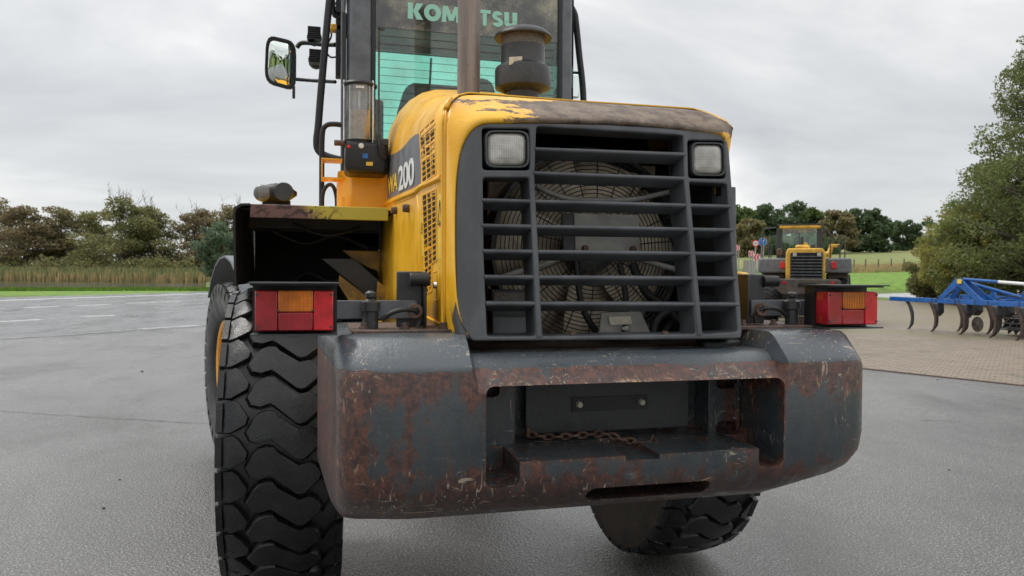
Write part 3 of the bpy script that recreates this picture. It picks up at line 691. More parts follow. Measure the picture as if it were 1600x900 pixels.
# grille plane leans: lower edge nearer the camera
GZ = .17
def gy(z): return -1.58 - GZ*(1.83 - z)
def onG(x, y, off=0.):
    d = ray(x, y)  # solve Y = -1.58+off - GZ*(1.83-Z)
    k = (-1.58 + off - GZ*1.83 - CAM[1] + GZ*CAM[2])/(d[1] - GZ*d[2]); return CAM + d*k

# ---------------- counterweight
def cw_ring(X, xs):
    a = abs(X); ear = X < -.418 or X > .455
    zt = 1.262 if ear else 1.212
    yf = -1.8 if a < .60 else -1.8 + .035*((a-.60)/.13)**2
    zb = .808 + (max(0, X-.46)*.20 if X > 0 else max(0, a-.55)*.08)
    back = -1.12
    return [(X, yf, zt-.086), (X, yf+.008, zt-.070), (X, yf+.075, zt-.010), (X, yf+.10, zt), (X, back, zt), (X, back, zb-.03), (X, -1.55, zb-.035), (X, -1.66, zb-.02), (X, yf+.055, zb+.02), (X, yf+.012, zb+.065), (X, yf, zb+.11)]
mb = MB()
rgs = []
for X in (-.735, -.734, -.731, -.726, -.718, -.708, -.695, -.68, -.62, -.56, -.5, -.44, -.421, -.405, -.38, -.2, 0, .2, .4, .44, .457, .5, .56, .62, .68, .695, .708, .718, .726, .731, .734, .735):
    rg = cw_ring(X, 0)
    a = abs(X)
    if a > .69:   # end rounding: pull the outline in
        k = (a-.69)/.045; s_ = .045*(1-math.sqrt(max(0, 1-k*k)))
        cz = 1.03; rg = [(x, y + s_*.8 if y < -1.5 else y, z + (-s_ if z > cz else s_)) for x, y, z in rg]
    # sides flare slightly toward the cab
    rg = [(x + (np.sign(x)*.045*(y+1.8)/.6 if a > .7 else 0), y, z) for x, y, z in rg]
    rgs.append(rg)
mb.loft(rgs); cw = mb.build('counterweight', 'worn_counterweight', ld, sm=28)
def cutter(pts, ex): c = MB(); c.prism(pts, ex); return c.build('cut', None, sm=0)
def rrect(x0, x1, z0, z1, r, Y, n=4, rs=(1, 1, 1, 1)):
    o = []
    for (cx, cz, a0, k) in ((x1-r, z0+r, -90, 0), (x1-r, z1-r, 0, 1), (x0+r, z1-r, 90, 2), (x0+r, z0+r, 180, 3)):
        for i in range(n+1):
            a = R(a0 + 90*i/n); o.append((cx+r*math.cos(a), Y, cz+r*math.sin(a)))
    return o
cuts = [cutter(rrect(-.387, .442, .955, 1.143, .02, -2.0), (0, .50, 0)),
        cutter(rrect(-.3865, -.300, .893, 1.05, .022, -2.0), (0, .38, 0)),
        cutter(rrect(.366, .4415, .903, 1.05, .022, -2.0), (0, .38, 0)),
        cutter(rrect(-.115, .235, .832, .874, .020, -2.0), (0, .42, 0)),
        cutter([(-.02, -1.99, .943), (.075, -1.99, .943), (.075, -1.99, .98), (-.02, -1.99, .98)], (0, .40, 0)),
        cutter(rrect(-.34, -.10, 1.19, 1.3, .01, -1.58), (0, .3, 0)), cutter(rrect(.18, .34, 1.19, 1.3, .01, -1.58), (0, .3, 0))]
boolean(cw, cuts)
cw.data.shade_smooth(); cw.data.set_sharp_from_angle(angle=R(30))
bv = cw.modifiers.new('b', 'BEVEL'); bv.width = .009; bv.segments = 3; bv.limit_method = 'ANGLE'; bv.angle_limit = R(38)
# pillars inside the towing pocket, back plate
for (x0, x1, y0, z0, z1), holes in (((-.3855, -.262, -1.60, .935, 1.1415), ((-.40, -.305, 1.085, 1.16),)), ((.335, .4405, -1.585, .935, 1.1415), ((.362, .43, 1.085, 1.16), (.362, .43, .93, .985)))):
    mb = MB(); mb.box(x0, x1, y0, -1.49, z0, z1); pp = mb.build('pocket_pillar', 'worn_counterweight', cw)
    boolean(pp, [cutter(rrect(a, b, c, d, .015, y0-.1), (0, .16, 0)) for a, b, c, d in holes]); pp.data.shade_smooth(); pp.data.set_sharp_from_angle(angle=R(30))
    bv = pp.modifiers.new('b', 'BEVEL'); bv.width = .008; bv.segments = 2; bv.limit_method = 'ANGLE'; bv.angle_limit = R(38)
mb = MB(); mb.box(-.216, .293, -1.545, -1.535, .966, 1.142); tp = mb.build('tow_plate', 'dark_metal', cw, bevel=.003)
boxpart('slot_plate', (-.078, .155, -1.550, -1.5475, 1.026, 1.067), 'black_plastic', cw, bevel=0)
for X in (-.058, .135): 
    mb = MB(); mb.lathe([(.001, -.012), (.008, -.012), (.011, 0), (.001, 0)], (X, -1.55, 1.047), 'Y', 8); mb.build('bolt', 'brown_plate' if 0 else 'label_paper', cw)
# rusty chain
def link(c, dx, rot, L_=.026, r=.0035):
    d = Vector(dx).normalized(); u = d.cross(Vector((0, 0, 1))).normalized(); w = u.cross(d); u = u*math.cos(rot)+w*math.sin(rot)
    ps = []
    for i in range(13):
        a = 2*math.pi*i/12; ps.append(tuple(Vector(c) + d*(L_*.62*math.cos(a)) + u*(L_*.34*math.sin(a))))
    m_ = MB(); m_.tube(ps, r, 6, False); return m_
ch = smooth_path([(-.214, -1.56, .972), (-.17, -1.585, .966), (-.10, -1.60, .968), (-.03, -1.605, .972), (.01, -1.60, .968), (.04, -1.625, .958), (.075, -1.64, .953)], 2)
chain = MB(); chain.box(-.219, -.209, -1.57, -1.545, .962, .99); chain = chain.build('chain', 'rust_steel', ld, bevel=.002)
pts_ = [np.array(p) for p in ch]; dist_ = 0; tot = sum(np.linalg.norm(pts_[i+1]-pts_[i]) for i in range(len(pts_)-1)); nl = int(tot/.024)
for i in range(nl):
    s_ = (i+.5)/nl*tot; acc = 0
    for j in range(len(pts_)-1):
        l_ = np.linalg.norm(pts_[j+1]-pts_[j])
        if acc + l_ >= s_: c_ = pts_[j]+(pts_[j+1]-pts_[j])*(s_-acc)/l_; dr = pts_[j+1]-pts_[j]; break
        acc += l_
    link(c_, dr, .2 if i % 2 else 1.3).build('chain_link', 'rust_steel', chain, sm=60)
mb = MB(); mb.tube(smooth_path([(.07, -1.64, .952), (.10, -1.66, .951), (.125, -1.64, .955), (.14, -1.62, .962)], 3), .0045, 6)
mb.tube(smooth_path([(.085, -1.655, .952), (.11, -1.675, .950), (.13, -1.665, .953), (.135, -1.645, .957)], 3), .0045, 6); mb.build('chain_hook', 'rust_steel', chain, sm=60)
# side steps of the weight: curved shoulder pieces and brown base plates for the lamp brackets
for sx in (-1, 1):
    mb = MB(); mb.box(*sorted((sx*.70, sx*.425)), -1.60, -1.30, 1.258, 1.270); bp = mb.build('base_plate', 'brown_plate', ld, bevel=.003)
    for X, Y in ((.665, -1.55), (.56, -1.57), (.455, -1.57)):
        m_ = MB(); m_.lathe([(.001, .0), (.014, 0), (.014, .006), (.010, .007), (.010, .017), (.001, .017)], (sx*X, Y, 1.270), 'Z', 6); m_.build('bolt', 'brown_plate', bp)
mb = MB(); mb.box(-.40, .44, -1.60, -1.2, 1.195, 1.2135)
mb.build('top_sheet', 'brown_plate', cw, bevel=.002)

# ---------------- hood shell : sections blended from the rear opening to the cab end
REAR = [(-.516, 1.20), (-.512, 1.35), (-.504, 1.50), (-.487, 1.72), (-.480, 1.86), (-.477, 1.96), (-.470, 2.05), (-.452, 2.117), (-.414, 2.19), (-.368, 2.243), (-.308, 2.284), (-.246, 2.303), (-.15, 2.308), (0, 2.308)]
FRNT = [(-.449, 1.262), (-.449, 1.38), (-.449, 1.50), (-.450, 1.65), (-.450, 1.76), (-.4498, 1.80), (-.4495, 1.84), (-.444, 1.872), (-.430, 1.898), (-.412, 1.918), (-.392, 1.935), (-.36, 1.948), (-.22, 1.951), (0, 1.951)]
FY = [-1.556]*6 + [-1.55, -1.53, -1.50, -1.47, -1.44, -1.42, -1.405, -1.40]
def rx(x, z, k=0):   # the right flank of the hood sits slightly further in than the left one
    lim = .374 + (1.80-z)*.058 if z < 1.80 else (.374 + (z-1.80)/.06*.061 if z < 1.86 else .435)
    return min(x, lim + .02*k) if z < 1.95+.3*k and x > .3 else x
def hood_ring(k, full=True):
    r = []
    for i in range(14):
        x = FRNT[i][0] + (REAR[i][0]-FRNT[i][0])*k; z = FRNT[i][1] + (REAR[i][1]-FRNT[i][1])*k; y = FY[i] + (0-FY[i])*k
        if 0 < k < 1 and z > 1.8: z -= .02*math.sin(math.pi*k)
        r.append((x, y, z))
    return r + [(rx(-x, z, k), y, z) for x, y, z in r[::-1][1:]]
mb = MB(); mb.loft([hood_ring(k/8) for k in range(9)], caps=False, closed=False)
hood = mb.build('hood', 'yellow_paint', ld, sm=40)
sd_ = hood.modifiers.new('s', 'SOLIDIFY'); sd_.thickness = .006; sd_.offset = 0
# rear yellow surround : from the gap line to the grille edge
def gpt(x, y, off=0): return tuple(onG(x, y, off))
INN = [gpt(741, 531), gpt(716, 500), gpt(711.5, 430), gpt(711, 360), gpt(711.5, 310), gpt(713, 275), gpt(718, 240), gpt(725, 222), gpt(733, 208), gpt(742, 199), gpt(752, 194), gpt(764, 191.5), gpt(850, 191.5), gpt(945, 193)]
INR = [(-x if i < 13 else x, y, z) for i, (x, y, z) in enumerate(INN)]
ring0 = [(x, y, z) for x, y, z in [(FRNT[i][0]-.001, FY[i]-.010, FRNT[i][1]+ (.001 if i > 5 else 0)) for i in range(14)]]
ring0 = ring0 + [(rx(-x, z) , y + (.02 if z < 1.8 else 0), z) for x, y, z in ring0[::-1][1:]]
inn = INN[:13] + [(0, INN[13][1], INN[13][2])]; inn = [(min(x, -.0), y, z) for x, y, z in inn]
INRT = [gpt(x - (3 if y > 224 else 0), y, .03 if y > 224 else 0) for x, y in ((1030, 199), (1100, 205.5), (1124, 208.5), (1131, 213), (1133, 222), (1134.5, 232), (1136, 250), (1138, 275), (1141, 310), (1144, 350), (1148, 430), (1152, 500), (1150, 529))]
inn = inn + INRT
def lerp(a, b, k, dx=0, dz=0, dy=0):
    o = []
    for p, q in zip(a, b): o.append((p[0]+(q[0]-p[0])*k + np.sign(p[0])*dx*(1 if abs(p[0]) > .3 else abs(p[0])/.3), p[1]+(q[1]-p[1])*k+dy, p[2]+(q[2]-p[2])*k+dz*(1 if p[2] > 1.85 else 0)))
    return o
inset = [((p[0]*.985 if p[0] < .3 else p[0]), p[1]+.03, p[2]-.015) for p in ring0]
mb = MB(); mb.loft([inset, ring0, lerp(ring0, inn, .30, .002, .004, -.006), lerp(ring0, inn, .65, .003, .008, -.010), lerp(ring0, inn, .90, .002, .008, -.010), lerp(ring0, inn, 1.0, 0, .002, -.004), [((p[0]*.985 if p[0] < .3 else p[0]+.006), p[1]+(.04 if p[0] < .3 else .012), p[2]-.008) for p in inn]], caps=False, closed=False)
sur = mb.build('hood_surround', 'yellow_peeling', ld, sm=50)
for k in (sur,):
    s_ = k.modifiers.new('ss', 'SUBSURF'); s_.levels = s_.render_levels = 2
# dark filler in the gap
mb = MB(); mb.loft([[(p[0]*.992, p[1]-.012, p[2]-.005) for p in hood_ring(0)], [(p[0]*.992, p[1]+.02, p[2]-.005) for p in hood_ring(0)]], False, False); mb.build('hood_seal', 'black_inner', hood)
m_ = MB(); m_.hexa([(.388, -1.53, 1.2), (.398, -1.53, 1.2), (.398, -.95, 1.2), (.388, -.95, 1.2)], [(.362, -1.53, 1.85), (.372, -1.53, 1.85), (.372, -.95, 1.85), (.362, -.95, 1.85)]); m_.build('bay_liner', 'dark_metal', ld)
# inner darkness: bulkhead of the engine bay
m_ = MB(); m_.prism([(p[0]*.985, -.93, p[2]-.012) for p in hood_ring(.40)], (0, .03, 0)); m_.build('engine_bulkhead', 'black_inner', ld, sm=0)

def surfX(Y, Z):
    k = min(1, max(0, (Y+1.556)/1.556))
    def at(pr):
        for i in range(len(pr)-1):
            if pr[i][1] <= Z <= pr[i+1][1]:
                q = (Z-pr[i][1])/(pr[i+1][1]-pr[i][1]+1e-9); return pr[i][0]+(pr[i+1][0]-pr[i][0])*q
        return pr[0][0] if Z < pr[0][1] else -.40
    zf = Z - (0)  # blend of matched heights
    # matched index search
    best = None
    rg = hood_ring(k)[:14]
    for i in range(13):
        if rg[i][2] <= Z <= rg[i+1][2]:
            q = (Z-rg[i][2])/(rg[i+1][2]-rg[i][2]+1e-9); return rg[i][0]+(rg[i+1][0]-rg[i][0])*q
    return rg[0][0] if Z < rg[0][2] else rg[12][0]
def side(px, py, off=.004):
    X = -.47; d = ray(px, py)
    for _ in range(8):
        p = CAM + d*(X-CAM[0])/d[0]; X = surfX(p[1], p[2]) - off
    p = CAM + d*(X-CAM[0])/d[0]; return (float(p[0]), float(p[1]), float(p[2]))
def side_patch(name, quad, mat, parent, off=.004, nu=6, nv=6):
    a, b, c, d = [np.array(q, float) for q in quad]; v = []; f = []
    for j in range(nv+1):
        for i in range(nu+1):
            u, w = i/nu, j/nv; q = (a*(1-u)+b*u)*(1-w) + (d*(1-u)+c*u)*w; v.append(side(q[0], q[1], off))
    for j in range(nv):
        for i in range(nu): k = j*(nu+1)+i; f.append((k, k+1, k+nu+2, k+nu+1))
    m_ = MB(); m_.addm(v, f); return m_.build(name, mat, parent, sm=60)
# decal band with model lettering
m_ = MB(); vv = []; ff = []; ux_ = [604.5, 608, 614, 621, 626, 630, 635, 640, 645, 649, 653, 657.5]
for i, x in enumerate(ux_):
    yt = float(np.interp(x, [604.5, 608, 621, 630, 640, 649, 657.5], [247, 243.5, 237.5, 230.5, 217.5, 210, 208.5])); yb_ = float(np.interp(x, [604.5, 630, 650, 658], [312, 300.5, 291, 287]))
    for q in range(9): vv.append(side(x, yt+(yb_-yt)*q/8, .0035))
    if i:
        for q in range(8): ff.append(((i-1)*9+q, i*9+q, i*9+q+1, (i-1)*9+q+1))
m_.addm(vv, ff); m_.build('decal', 'grey_panel', hood, sm=80)
def side_text(body, pxl, pyb, pxr, pyt, mat, sx=1, off=.0065):
    p = np.array(side(pxl, pyb, off)); q = np.array(side(pxr, pyb + (pyt[1] if isinstance(pyt, tuple) else 0), off)); top = np.array(side(pxl, pyt[0], off))
    ux = Vector(q-p); uy = Vector(top-p); w = ux.length; h = uy.length; ux.normalize(); uy.normalize(); nz = ux.cross(uy).normalized()
    M_ = Matrix.Identity(4)
    for i in range(3): M_[i][0], M_[i][1], M_[i][2], M_[i][3] = ux[i], uy[i], nz[i], p[i]
    sz = h/.70
    cu = bpy.data.curves.new('t', 'FONT'); cu.body = body; cu.size = sz; to = bpy.data.objects.new('t', cu); COL.objects.link(to); bpy.context.view_layer.update()
    ww = to.dimensions.x; bpy.data.objects.remove(to)
    return text_mesh('lettering', body, sz, mat, hood, M_ @ Matrix.Shear('XY', 4, (.0, 0)), .0006, sz*.022, w/ww)
side_text('WA', 606.5, 303, 621, (279, -8), 'sticker_yellow')
side_text('200', 622.5, 298, 647, (262, -12), 'white_print')
# ventilation grids : dark backing with yellow lattice in front
def vent(quads_cols, rows, name='vent_grille'):
    (tl, tr, br, bl_), cols = quads_cols
    v = side_patch(name, (tl, tr, br, bl_), 'black_inner', hood, .003)
    a, b, c, d = [np.array(q, float) for q in (tl, tr, br, bl_)]
    def P_(u, w): q = (a*(1-u)+b*u)*(1-w) + (d*(1-u)+c*u)*w; return q
    def bar(q0, q1, r, n=3):
        m_ = MB(); pts = [side(*(q0+(q1-q0)*i/n), .0035) for i in range(n+1)]; m_.tube(pts, r, 6); return m_.build('vent_bar', 'yellow_paint', v, sm=60)
    for i in range(cols+1): bar(P_(i/cols, 0), P_(i/cols, 1), .0032)
    for j in range(rows+1): bar(P_(0, j/rows), P_(1, j/rows), .0027, 2)
vent((((656.5, 207), (680, 184.5), (681.5, 272), (660.5, 286)), 3), 10)
vent((((660.5, 306), (682, 295.5), (683, 406), (664, 420)), 3), 13)
vent((((664, 421), (675, 413), (675.5, 455), (665.5, 459)), 2), 5)
# crease trims, warning labels, bolts, small hatch on the side
def side_tube(pxs, r, mat, name, parent=hood, off=.002):
    P_ = []
    for i in range(len(pxs)-1):
        for q in range(4): P_.append(side(pxs[i][0]+(pxs[i+1][0]-pxs[i][0])*q/4, pxs[i][1]+(pxs[i+1][1]-pxs[i][1])*q/4, off))
    P_.append(side(*pxs[-1], off)); m_ = MB(); m_.tube(P_, r, 8); return m_.build(name, mat, parent, sm=60)
side_tube([(601.5, 319), (630, 307.5), (650, 300), (658, 292), (672, 286), (691, 277)], .010, 'yellow_paint', 'crease_trim')
side_tube([(602, 323.5), (640, 310), (652, 304), (655, 330), (655, 420), (652, 455)], .0035, 'yellow_paint', 'panel_edge')
side_tube([(692.5, 505), (692.5, 350), (693, 200), (695, 172), (704, 153)], .007, 'yellow_paint', 'door_edge')
side_tube([(668, 496), (692, 508)], .004, 'yellow_paint', 'door_lower_edge')
for q in (((683.5, 305), (690, 301), (690, 349), (684, 352)), ((684, 356), (690.5, 353), (690.5, 403), (684.5, 405))): side_patch('warning_label', q, 'sticker_yellow', hood, .0035, 2, 2)
side_patch('warning_label', ((657, 340), (661, 337), (662, 400), (659, 402)), 'sticker_yellow', hood, .0035, 2, 2)
m_ = MB(); tri = [side(684.6, 347, .006), side(689.4, 344.5, .006), side(687, 313, .006)]
for i in range(3): m_.tube([tri[i], tri[(i+1) % 3]], .0012, 4)
m_.tube([side(684.2, 350.3, .006), side(689.8, 348, .006)], .002, 4); m_.build('warning_triangle', 'black_plastic', hood)
m_ = MB(); tri = [side(657.9, 365, .006), side(660.7, 363, .006), side(659.2, 348, .006)]
for i in range(3): m_.tube([tri[i], tri[(i+1) % 3]], .001, 4)
m_.build('warning_triangle', 'black_plastic', hood)
side_tube([(678, 426), (685.5, 423), (687, 467), (679, 471), (678, 426)], .0022, 'yellow_paint', 'hatch_edge')
m_ = MB(); p = side(681.5, 446); m_.lathe([(.001, -.008), (.009, -.008), (.011, 0), (.001, 0)], p, 'X', 12); m_.build('hatch_lock', 'chrome', hood)
for px, py in ((602.6, 333.5), (619.7, 329), (638.7, 325.5)):
    p = side(px, py); m_ = MB(); m_.lathe([(.001, -.022), (.013, -.022), (.015, -.012), (.015, 0), (.001, 0)], p, 'X', 8); m_.build('bolt', 'brown_plate', hood)
# lower dark yellow chassis wedge below the side panel
m_ = MB(); q = [(-.50, -.10, 1.30), (-.455, -1.50, 1.262), (-.455, -1.50, 1.18), (-.50, -.10, 1.0)]; m_.prism(q, (.03, 0, 0)); m_.build('chassis_side', 'yellow_paint', ld, bevel=.004)

# ---------------- grille
gr_lay = dict(xo=[(757, 314), (757, 525)])
# frame : outer outline minus openings, built with a boolean so the openings are real
ol = [(741, 533), (717, 524), (712.5, 500), (711.5, 430), (711, 360), (711.5, 310), (713, 275), (718, 240), (725, 222), (733, 208), (742, 199.5), (752, 195), (764, 192.8), (850, 192.5), (945, 194.5), (1040, 200), (1118, 207), (1130, 209.5), (1136, 215), (1140, 240), (1147, 330), (1153, 420), (1157.5, 480), (1160, 520), (1158, 528.5), (1148, 530)]
pr_ = [onG(x, y, .005) for x, y in ol]
m_ = MB(); m_.prism([tuple(p) for p in pr_], (0, .10, .0)); gf = m_.build('grille_frame', 'grille_plastic', None, sm=30)
grl = bpy.data.objects.new('grille', None); COL.objects.link(grl); grl.parent = ld; gf.parent = grl
def gcut(q):
    pts = []
    q = [np.array(k, float) for k in q]; n = len(q); rr = 5.
    for i in range(n):
        a, b, c = q[i-1], q[i], q[(i+1) % n]; u = (a-b)/np.linalg.norm(a-b); w = (c-b)/np.linalg.norm(c-b)
        p0, p1 = b+u*rr, b+w*rr
        for t_ in (0, .33, .67, 1): pts.append(p0*(1-t_)**2 + b*2*t_*(1-t_) + p1*t_**2)
    # cut straight back along the machine axis
    v = [onG(x, y, 0) for x, y in pts]; c = MB(); c.prism([(p[0], p[1]-.08, p[2]) for p in v], (0, .4, 0)); return c.build('cut', None, sm=0)
cc = [gcut([(839.5, 197), (1069.5, 211), (1071, 303), (1089, 522), (848, 525.5), (836, 290)])]
cc.append(gcut([(755.5, 277), (827, 277.5), (828, 290), (838, 525.5), (762, 526), (757, 400)]))
cc.append(gcut([(1077, 284), (1137.5, 287), (1145, 400), (1155, 519), (1100, 522), (1083, 400)]))
hl = [((754, 200), (828, 201), (828.5, 265.5), (755, 265)), ((1076, 218.5), (1133, 219.5), (1136, 279), (1077.5, 278))]
for q in hl: cc.append(gcut(q))
boolean(gf, cc); gf.data.shade_smooth(); gf.data.set_sharp_from_angle(angle=R(32)); gf.data.materials.clear(); gf.data.materials.append(MATS['grille_plastic'])
wa_, wb_ = onG(1139.5, 286), onG(1157, 521)
m_ = MB(); m_.hexa([(wb_[0], wb_[1]+.03, wb_[2]), (wb_[0]+.005, wb_[1]+.03, wb_[2]), (wb_[0]+.005, -1.30, wb_[2]), (wb_[0], -1.30, wb_[2])], [(wa_[0], wa_[1]+.03, wa_[2]), (wa_[0]+.005, wa_[1]+.03, wa_[2]), (wa_[0]+.005, -1.30, wa_[2]), (wa_[0], -1.30, wa_[2])]); m_.build('grille_side', 'grille_plastic', grl)
bv = gf.modifiers.new('b', 'BEVEL'); bv.width = .006; bv.segments = 3; bv.limit_method = 'ANGLE'; bv.angle_limit = R(50)
def barG(name, a, b, h0=.009, depth=.058, lean=.016):
    # slat between two picture points : rounded nose, deepening rearwards and downwards
    A, B = onG(*a), onG(*b); rg = []
    prof = [(-.000, h0*.4), (.004, h0*.85), (.02, h0), (depth, h0-lean*.55), (depth, -h0-lean), (.02, -h0*1.1-lean*.12), (.004, -h0*.85), (-.000, -h0*.4)]
    for P_ in (A, A*.5+B*.5, B): rg.append([(P_[0], P_[1]+dy+.002, P_[2]+dz) for dy, dz in prof])
    m_ = MB(); m_.loft(rg); return m_.build(name, 'grille_plastic', grl, sm=50, bevel=.002)
for yl, yr, xl, xr in ((232.5, 241, 837, 1072), (270, 279, 835, 1074), (312.5, 322.5, 753, 1143), (352.5, 359.5, 753, 1147), (392.5, 397, 755, 1150), (433, 435.5, 757, 1152), (474.5, 476, 760, 1156)):
    barG('slat', (xl, yl), (xr, yr), .0068)
def barV(a, b, name='mullion'):
    A, B = onG(*a), onG(*b); rg = []
    prof = [(-.008, .002), (-.005, -.001), (.005, -.001), (.008, .002), (.007, .08), (-.007, .08)]
    for P_ in (A, B): rg.append([(P_[0]+dx, P_[1]+dy+.001, P_[2]) for dx, dy in prof])
    m_ = MB(); m_.loft(rg); return m_.build(name, 'grille_plastic', grl, sm=40)
for s_ in (((831, 275), (843.5, 526)), ((1073, 280), (1094.5, 523))): barV(*s_)
# headlights
for (c0, c1, c2, c3) in (((757, 204), (825.5, 205), (826, 262.5), (758, 262)), ((1078.5, 222.5), (1130.5, 223.5), (1132, 275.5), (1079.5, 274.5))):
    P4 = [onG(*c, .012) for c in (c0, c1, c2, c3)]; ct = sum(P4)/4
    def rr_ring(s_, dy, rad=.22):
        o = []
        for i in range(4):
            a, b, c = P4[i-1], P4[i], P4[(i+1) % 4]
            for t_ in (0, .33, .67, 1): q = (b+(a-b)*rad)*(1-t_)**2 + b*2*t_*(1-t_) + (b+(c-b)*rad)*t_**2; o.append(tuple(ct + (q-ct)*s_ + np.array([0, dy, 0])))
        return o
    hd = bpy.data.objects.new('headlight', None); COL.objects.link(hd); hd.parent = ld
    m_ = MB(); m_.loft([rr_ring(1.0, .06), rr_ring(1.03, .0), rr_ring(1.0, -.008), rr_ring(.92, -.008), rr_ring(.90, .004), rr_ring(.90, .03)]); m_.build('bezel', 'dark_metal', hd, sm=40)
    m_ = MB(); m_.loft([rr_ring(.88, .01), rr_ring(.86, .0), rr_ring(.70, -.006), rr_ring(.35, -.009), rr_ring(.05, -.010)]); m_.build('headlight_lens', 'lens_clear', hd, sm=60)
    q = [tuple(ct + (p-ct)*1.5 + np.array([0, .065, 0])) for p in P4]; m_ = MB(); m_.prism(q, (0, .01, 0)); m_.build('lamp_pan', 'black_inner', hd, sm=0)
# ---------------- fan behind the grille
FY_ = -1.40
fc = atY(925, 388, FY_); 
fan = bpy.data.objects.new('fan_guard', None); COL.objects.link(fan); fan.parent = ld
for i in range(20):
    r_ = .055 + .0125*i; m_ = MB(); m_.tube([(fc[0]+r_*math.cos(a), FY_ - .03*math.cos(r_/.3*1.5), fc[2]+r_*math.sin(a)) for a in np.linspace(0, 2*math.pi, 41)], .0016, 5, False); m_.build('guard_ring', 'wire_metal', fan, sm=60)
for i in range(22):
    a = 2*math.pi*i/22+.1; m_ = MB(); m_.tube([(fc[0]+r_*math.cos(a), FY_ - .034*math.cos(r_/.3*1.5), fc[2]+r_*math.sin(a)) for r_ in (.05, .12, .2, .295)], .002, 5); m_.build('guard_spoke', 'wire_metal', fan, sm=60)
for i in range(7):
    a = 2*math.pi*i/7+.35; m_ = MB()
    rows_ = []
    for r_, w0, tw in ((.06, .05, .9), (.15, .085, .7), (.23, .105, .55), (.285, .115, .45)):
        ca, sa = math.cos(a), math.sin(a)
        rows_.append([(fc[0]+r_*ca - s_*w0*sa, FY_+.075 + s_*w0*math.sin(tw)*.6, fc[2]+r_*sa + s_*w0*ca) for s_ in (-1, -.33, .33, 1)])
    vv = [p for r_ in rows_ for p in r_]; ff = [(j*4+i2, j*4+i2+1, j*4+i2+5, j*4+i2+4) for j in range(3) for i2 in range(3)]
    m_.addm(vv, ff); o = m_.build('fan_blade', 'fan_blade', ld, sm=60); s_ = o.modifiers.new('s', 'SOLIDIFY'); s_.thickness = .004
m_ = MB(); m_.lathe([(.305, .02), (.315, .02), (.315, .14), (.305, .14)], (fc[0], FY_, fc[2]), 'Y', 40); m_.build('fan_shroud', 'dark_metal', ld)
m_ = MB(); m_.lathe([(.001, 0), (.07, 0), (.08, .02), (.08, .12), (.001, .12)], (fc[0], FY_, fc[2]), 'Y', 24); m_.build('fan_hub', 'dark_metal', ld)
# radiator mesh behind the blades : light tan core seen between the rings
boxpart('radiator_core', (fc[0]-.29, fc[0]+.29, FY_+.17, FY_+.19, fc[2]-.29, fc[2]+.29), 'fan_blade', ld, 0)
def Gq(x, y, Y): p = atY(x, y, Y); return (float(p[0]), float(p[1]), float(p[2]))
def plate(name, quad, Y, th, mat, parent=ld, bevel=.003):
    m_ = MB(); m_.prism([Gq(x, y, Y) for x, y in quad], (0, th, 0)); return m_.build(name, mat, parent, bevel=bevel)
mp_ = plate('motor_plate', [(897, 333), (999, 336), (1001, 394), (899, 394)], -1.47, .012, 'guard_grey')
plate('motor_plate_side', [(878, 335), (897, 333), (899, 394), (880, 394)], -1.465, .012, 'dark_metal')
for px, py in ((915, 388), (990, 389)):
    p = Gq(px, py, -1.48); m_ = MB(); m_.lathe([(.001, -.008), (.008, -.008), (.010, 0), (.010, .008), (.001, .008)], p, 'Y', 8); m_.build('bolt', 'rust_steel', mp_)
def hose(name, pts, Y, r, mat='hose_rubber', n=8):
    m_ = MB(); m_.tube(smooth_path([Gq(x, y, Y) for x, y in pts], 4), r, n); return m_.build(name, mat, ld, sm=70)
hose('guard_bar', [(838, 291), (868, 305), (905, 312), (985, 312), (1020, 306), (1062, 296)], -1.48, .008, 'guard_grey')
hose('support_bar', [(782, 434), (812, 424), (848, 414), (880, 400)], -1.47, .009, 'guard_grey')
hose('support_bar', [(1000, 405), (1030, 414), (1058, 422), (1082, 436)], -1.47, .009, 'guard_grey')
hose('hydraulic_hose', [(900, 410), (904, 450), (914, 490), (932, 518)], -1.46, .010)
hose('hydraulic_hose', [(968, 410), (974, 440), (978, 470), (974, 500)], -1.46, .010)
hose('hydraulic_hose', [(988, 412), (1000, 440), (1014, 462), (1036, 476), (1060, 500)], -1.45, .014)
hose('hydraulic_hose', [(1110, 420), (1080, 450), (1050, 500), (1030, 528)], -1.40, .012)
hose('hydraulic_hose', [(1020, 520), (1026, 500), (1040, 488), (1062, 480)], -1.45, .016)
lb = plate('lower_bracket', [(940, 488), (1002, 487), (1022, 530), (935, 531)], -1.52, .012, 'guard_grey')
plate('type_plate', [(951, 495), (985, 494), (988, 506), (954, 508)], -1.527, .003, 'label_paper', lb, 0)
m_ = MB(); p = Gq(978, 514, -1.528); m_.lathe([(.001, -.004), (.009, -.004), (.013, 0), (.013, .004), (.001, .004)], p, 'Y', 20); m_.build('round_button', 'chrome', lb)
cb_ = plate('control_box', [(768, 452), (836, 453), (838, 526), (769, 527)], -1.42, .06, 'dark_metal')
plate('perforated_cover', [(772, 457), (834, 457), (835, 474), (772, 475)], -1.428, .004, 'perforated', cb_, 0)
plate('box_lid', [(770, 495), (832, 496), (833, 521), (770, 522)], -1.45, .02, 'grey_panel', cb_)
plate('frame_post', [(1096, 330), (1103, 331), (1108, 524), (1100, 524)], -1.35, .05, 'yellow_paint')
plate('bay_side', [(1110, 290), (1150, 292), (1152, 524), (1114, 524)], -1.25, .01, 'grey_panel')
m_ = MB(); m_.box(.44, .43, -1.5, -1, 1.25, 1.8); 
for px, py in ((895, 523), (1039, 522)):
    p = Gq(px, py, -1.655); m_ = MB(); m_.lathe([(.001, 0), (.011, 0), (.009, .008), (.001, .008)], p, 'Z', 8); m_.build('bolt', 'rust_steel', grl)
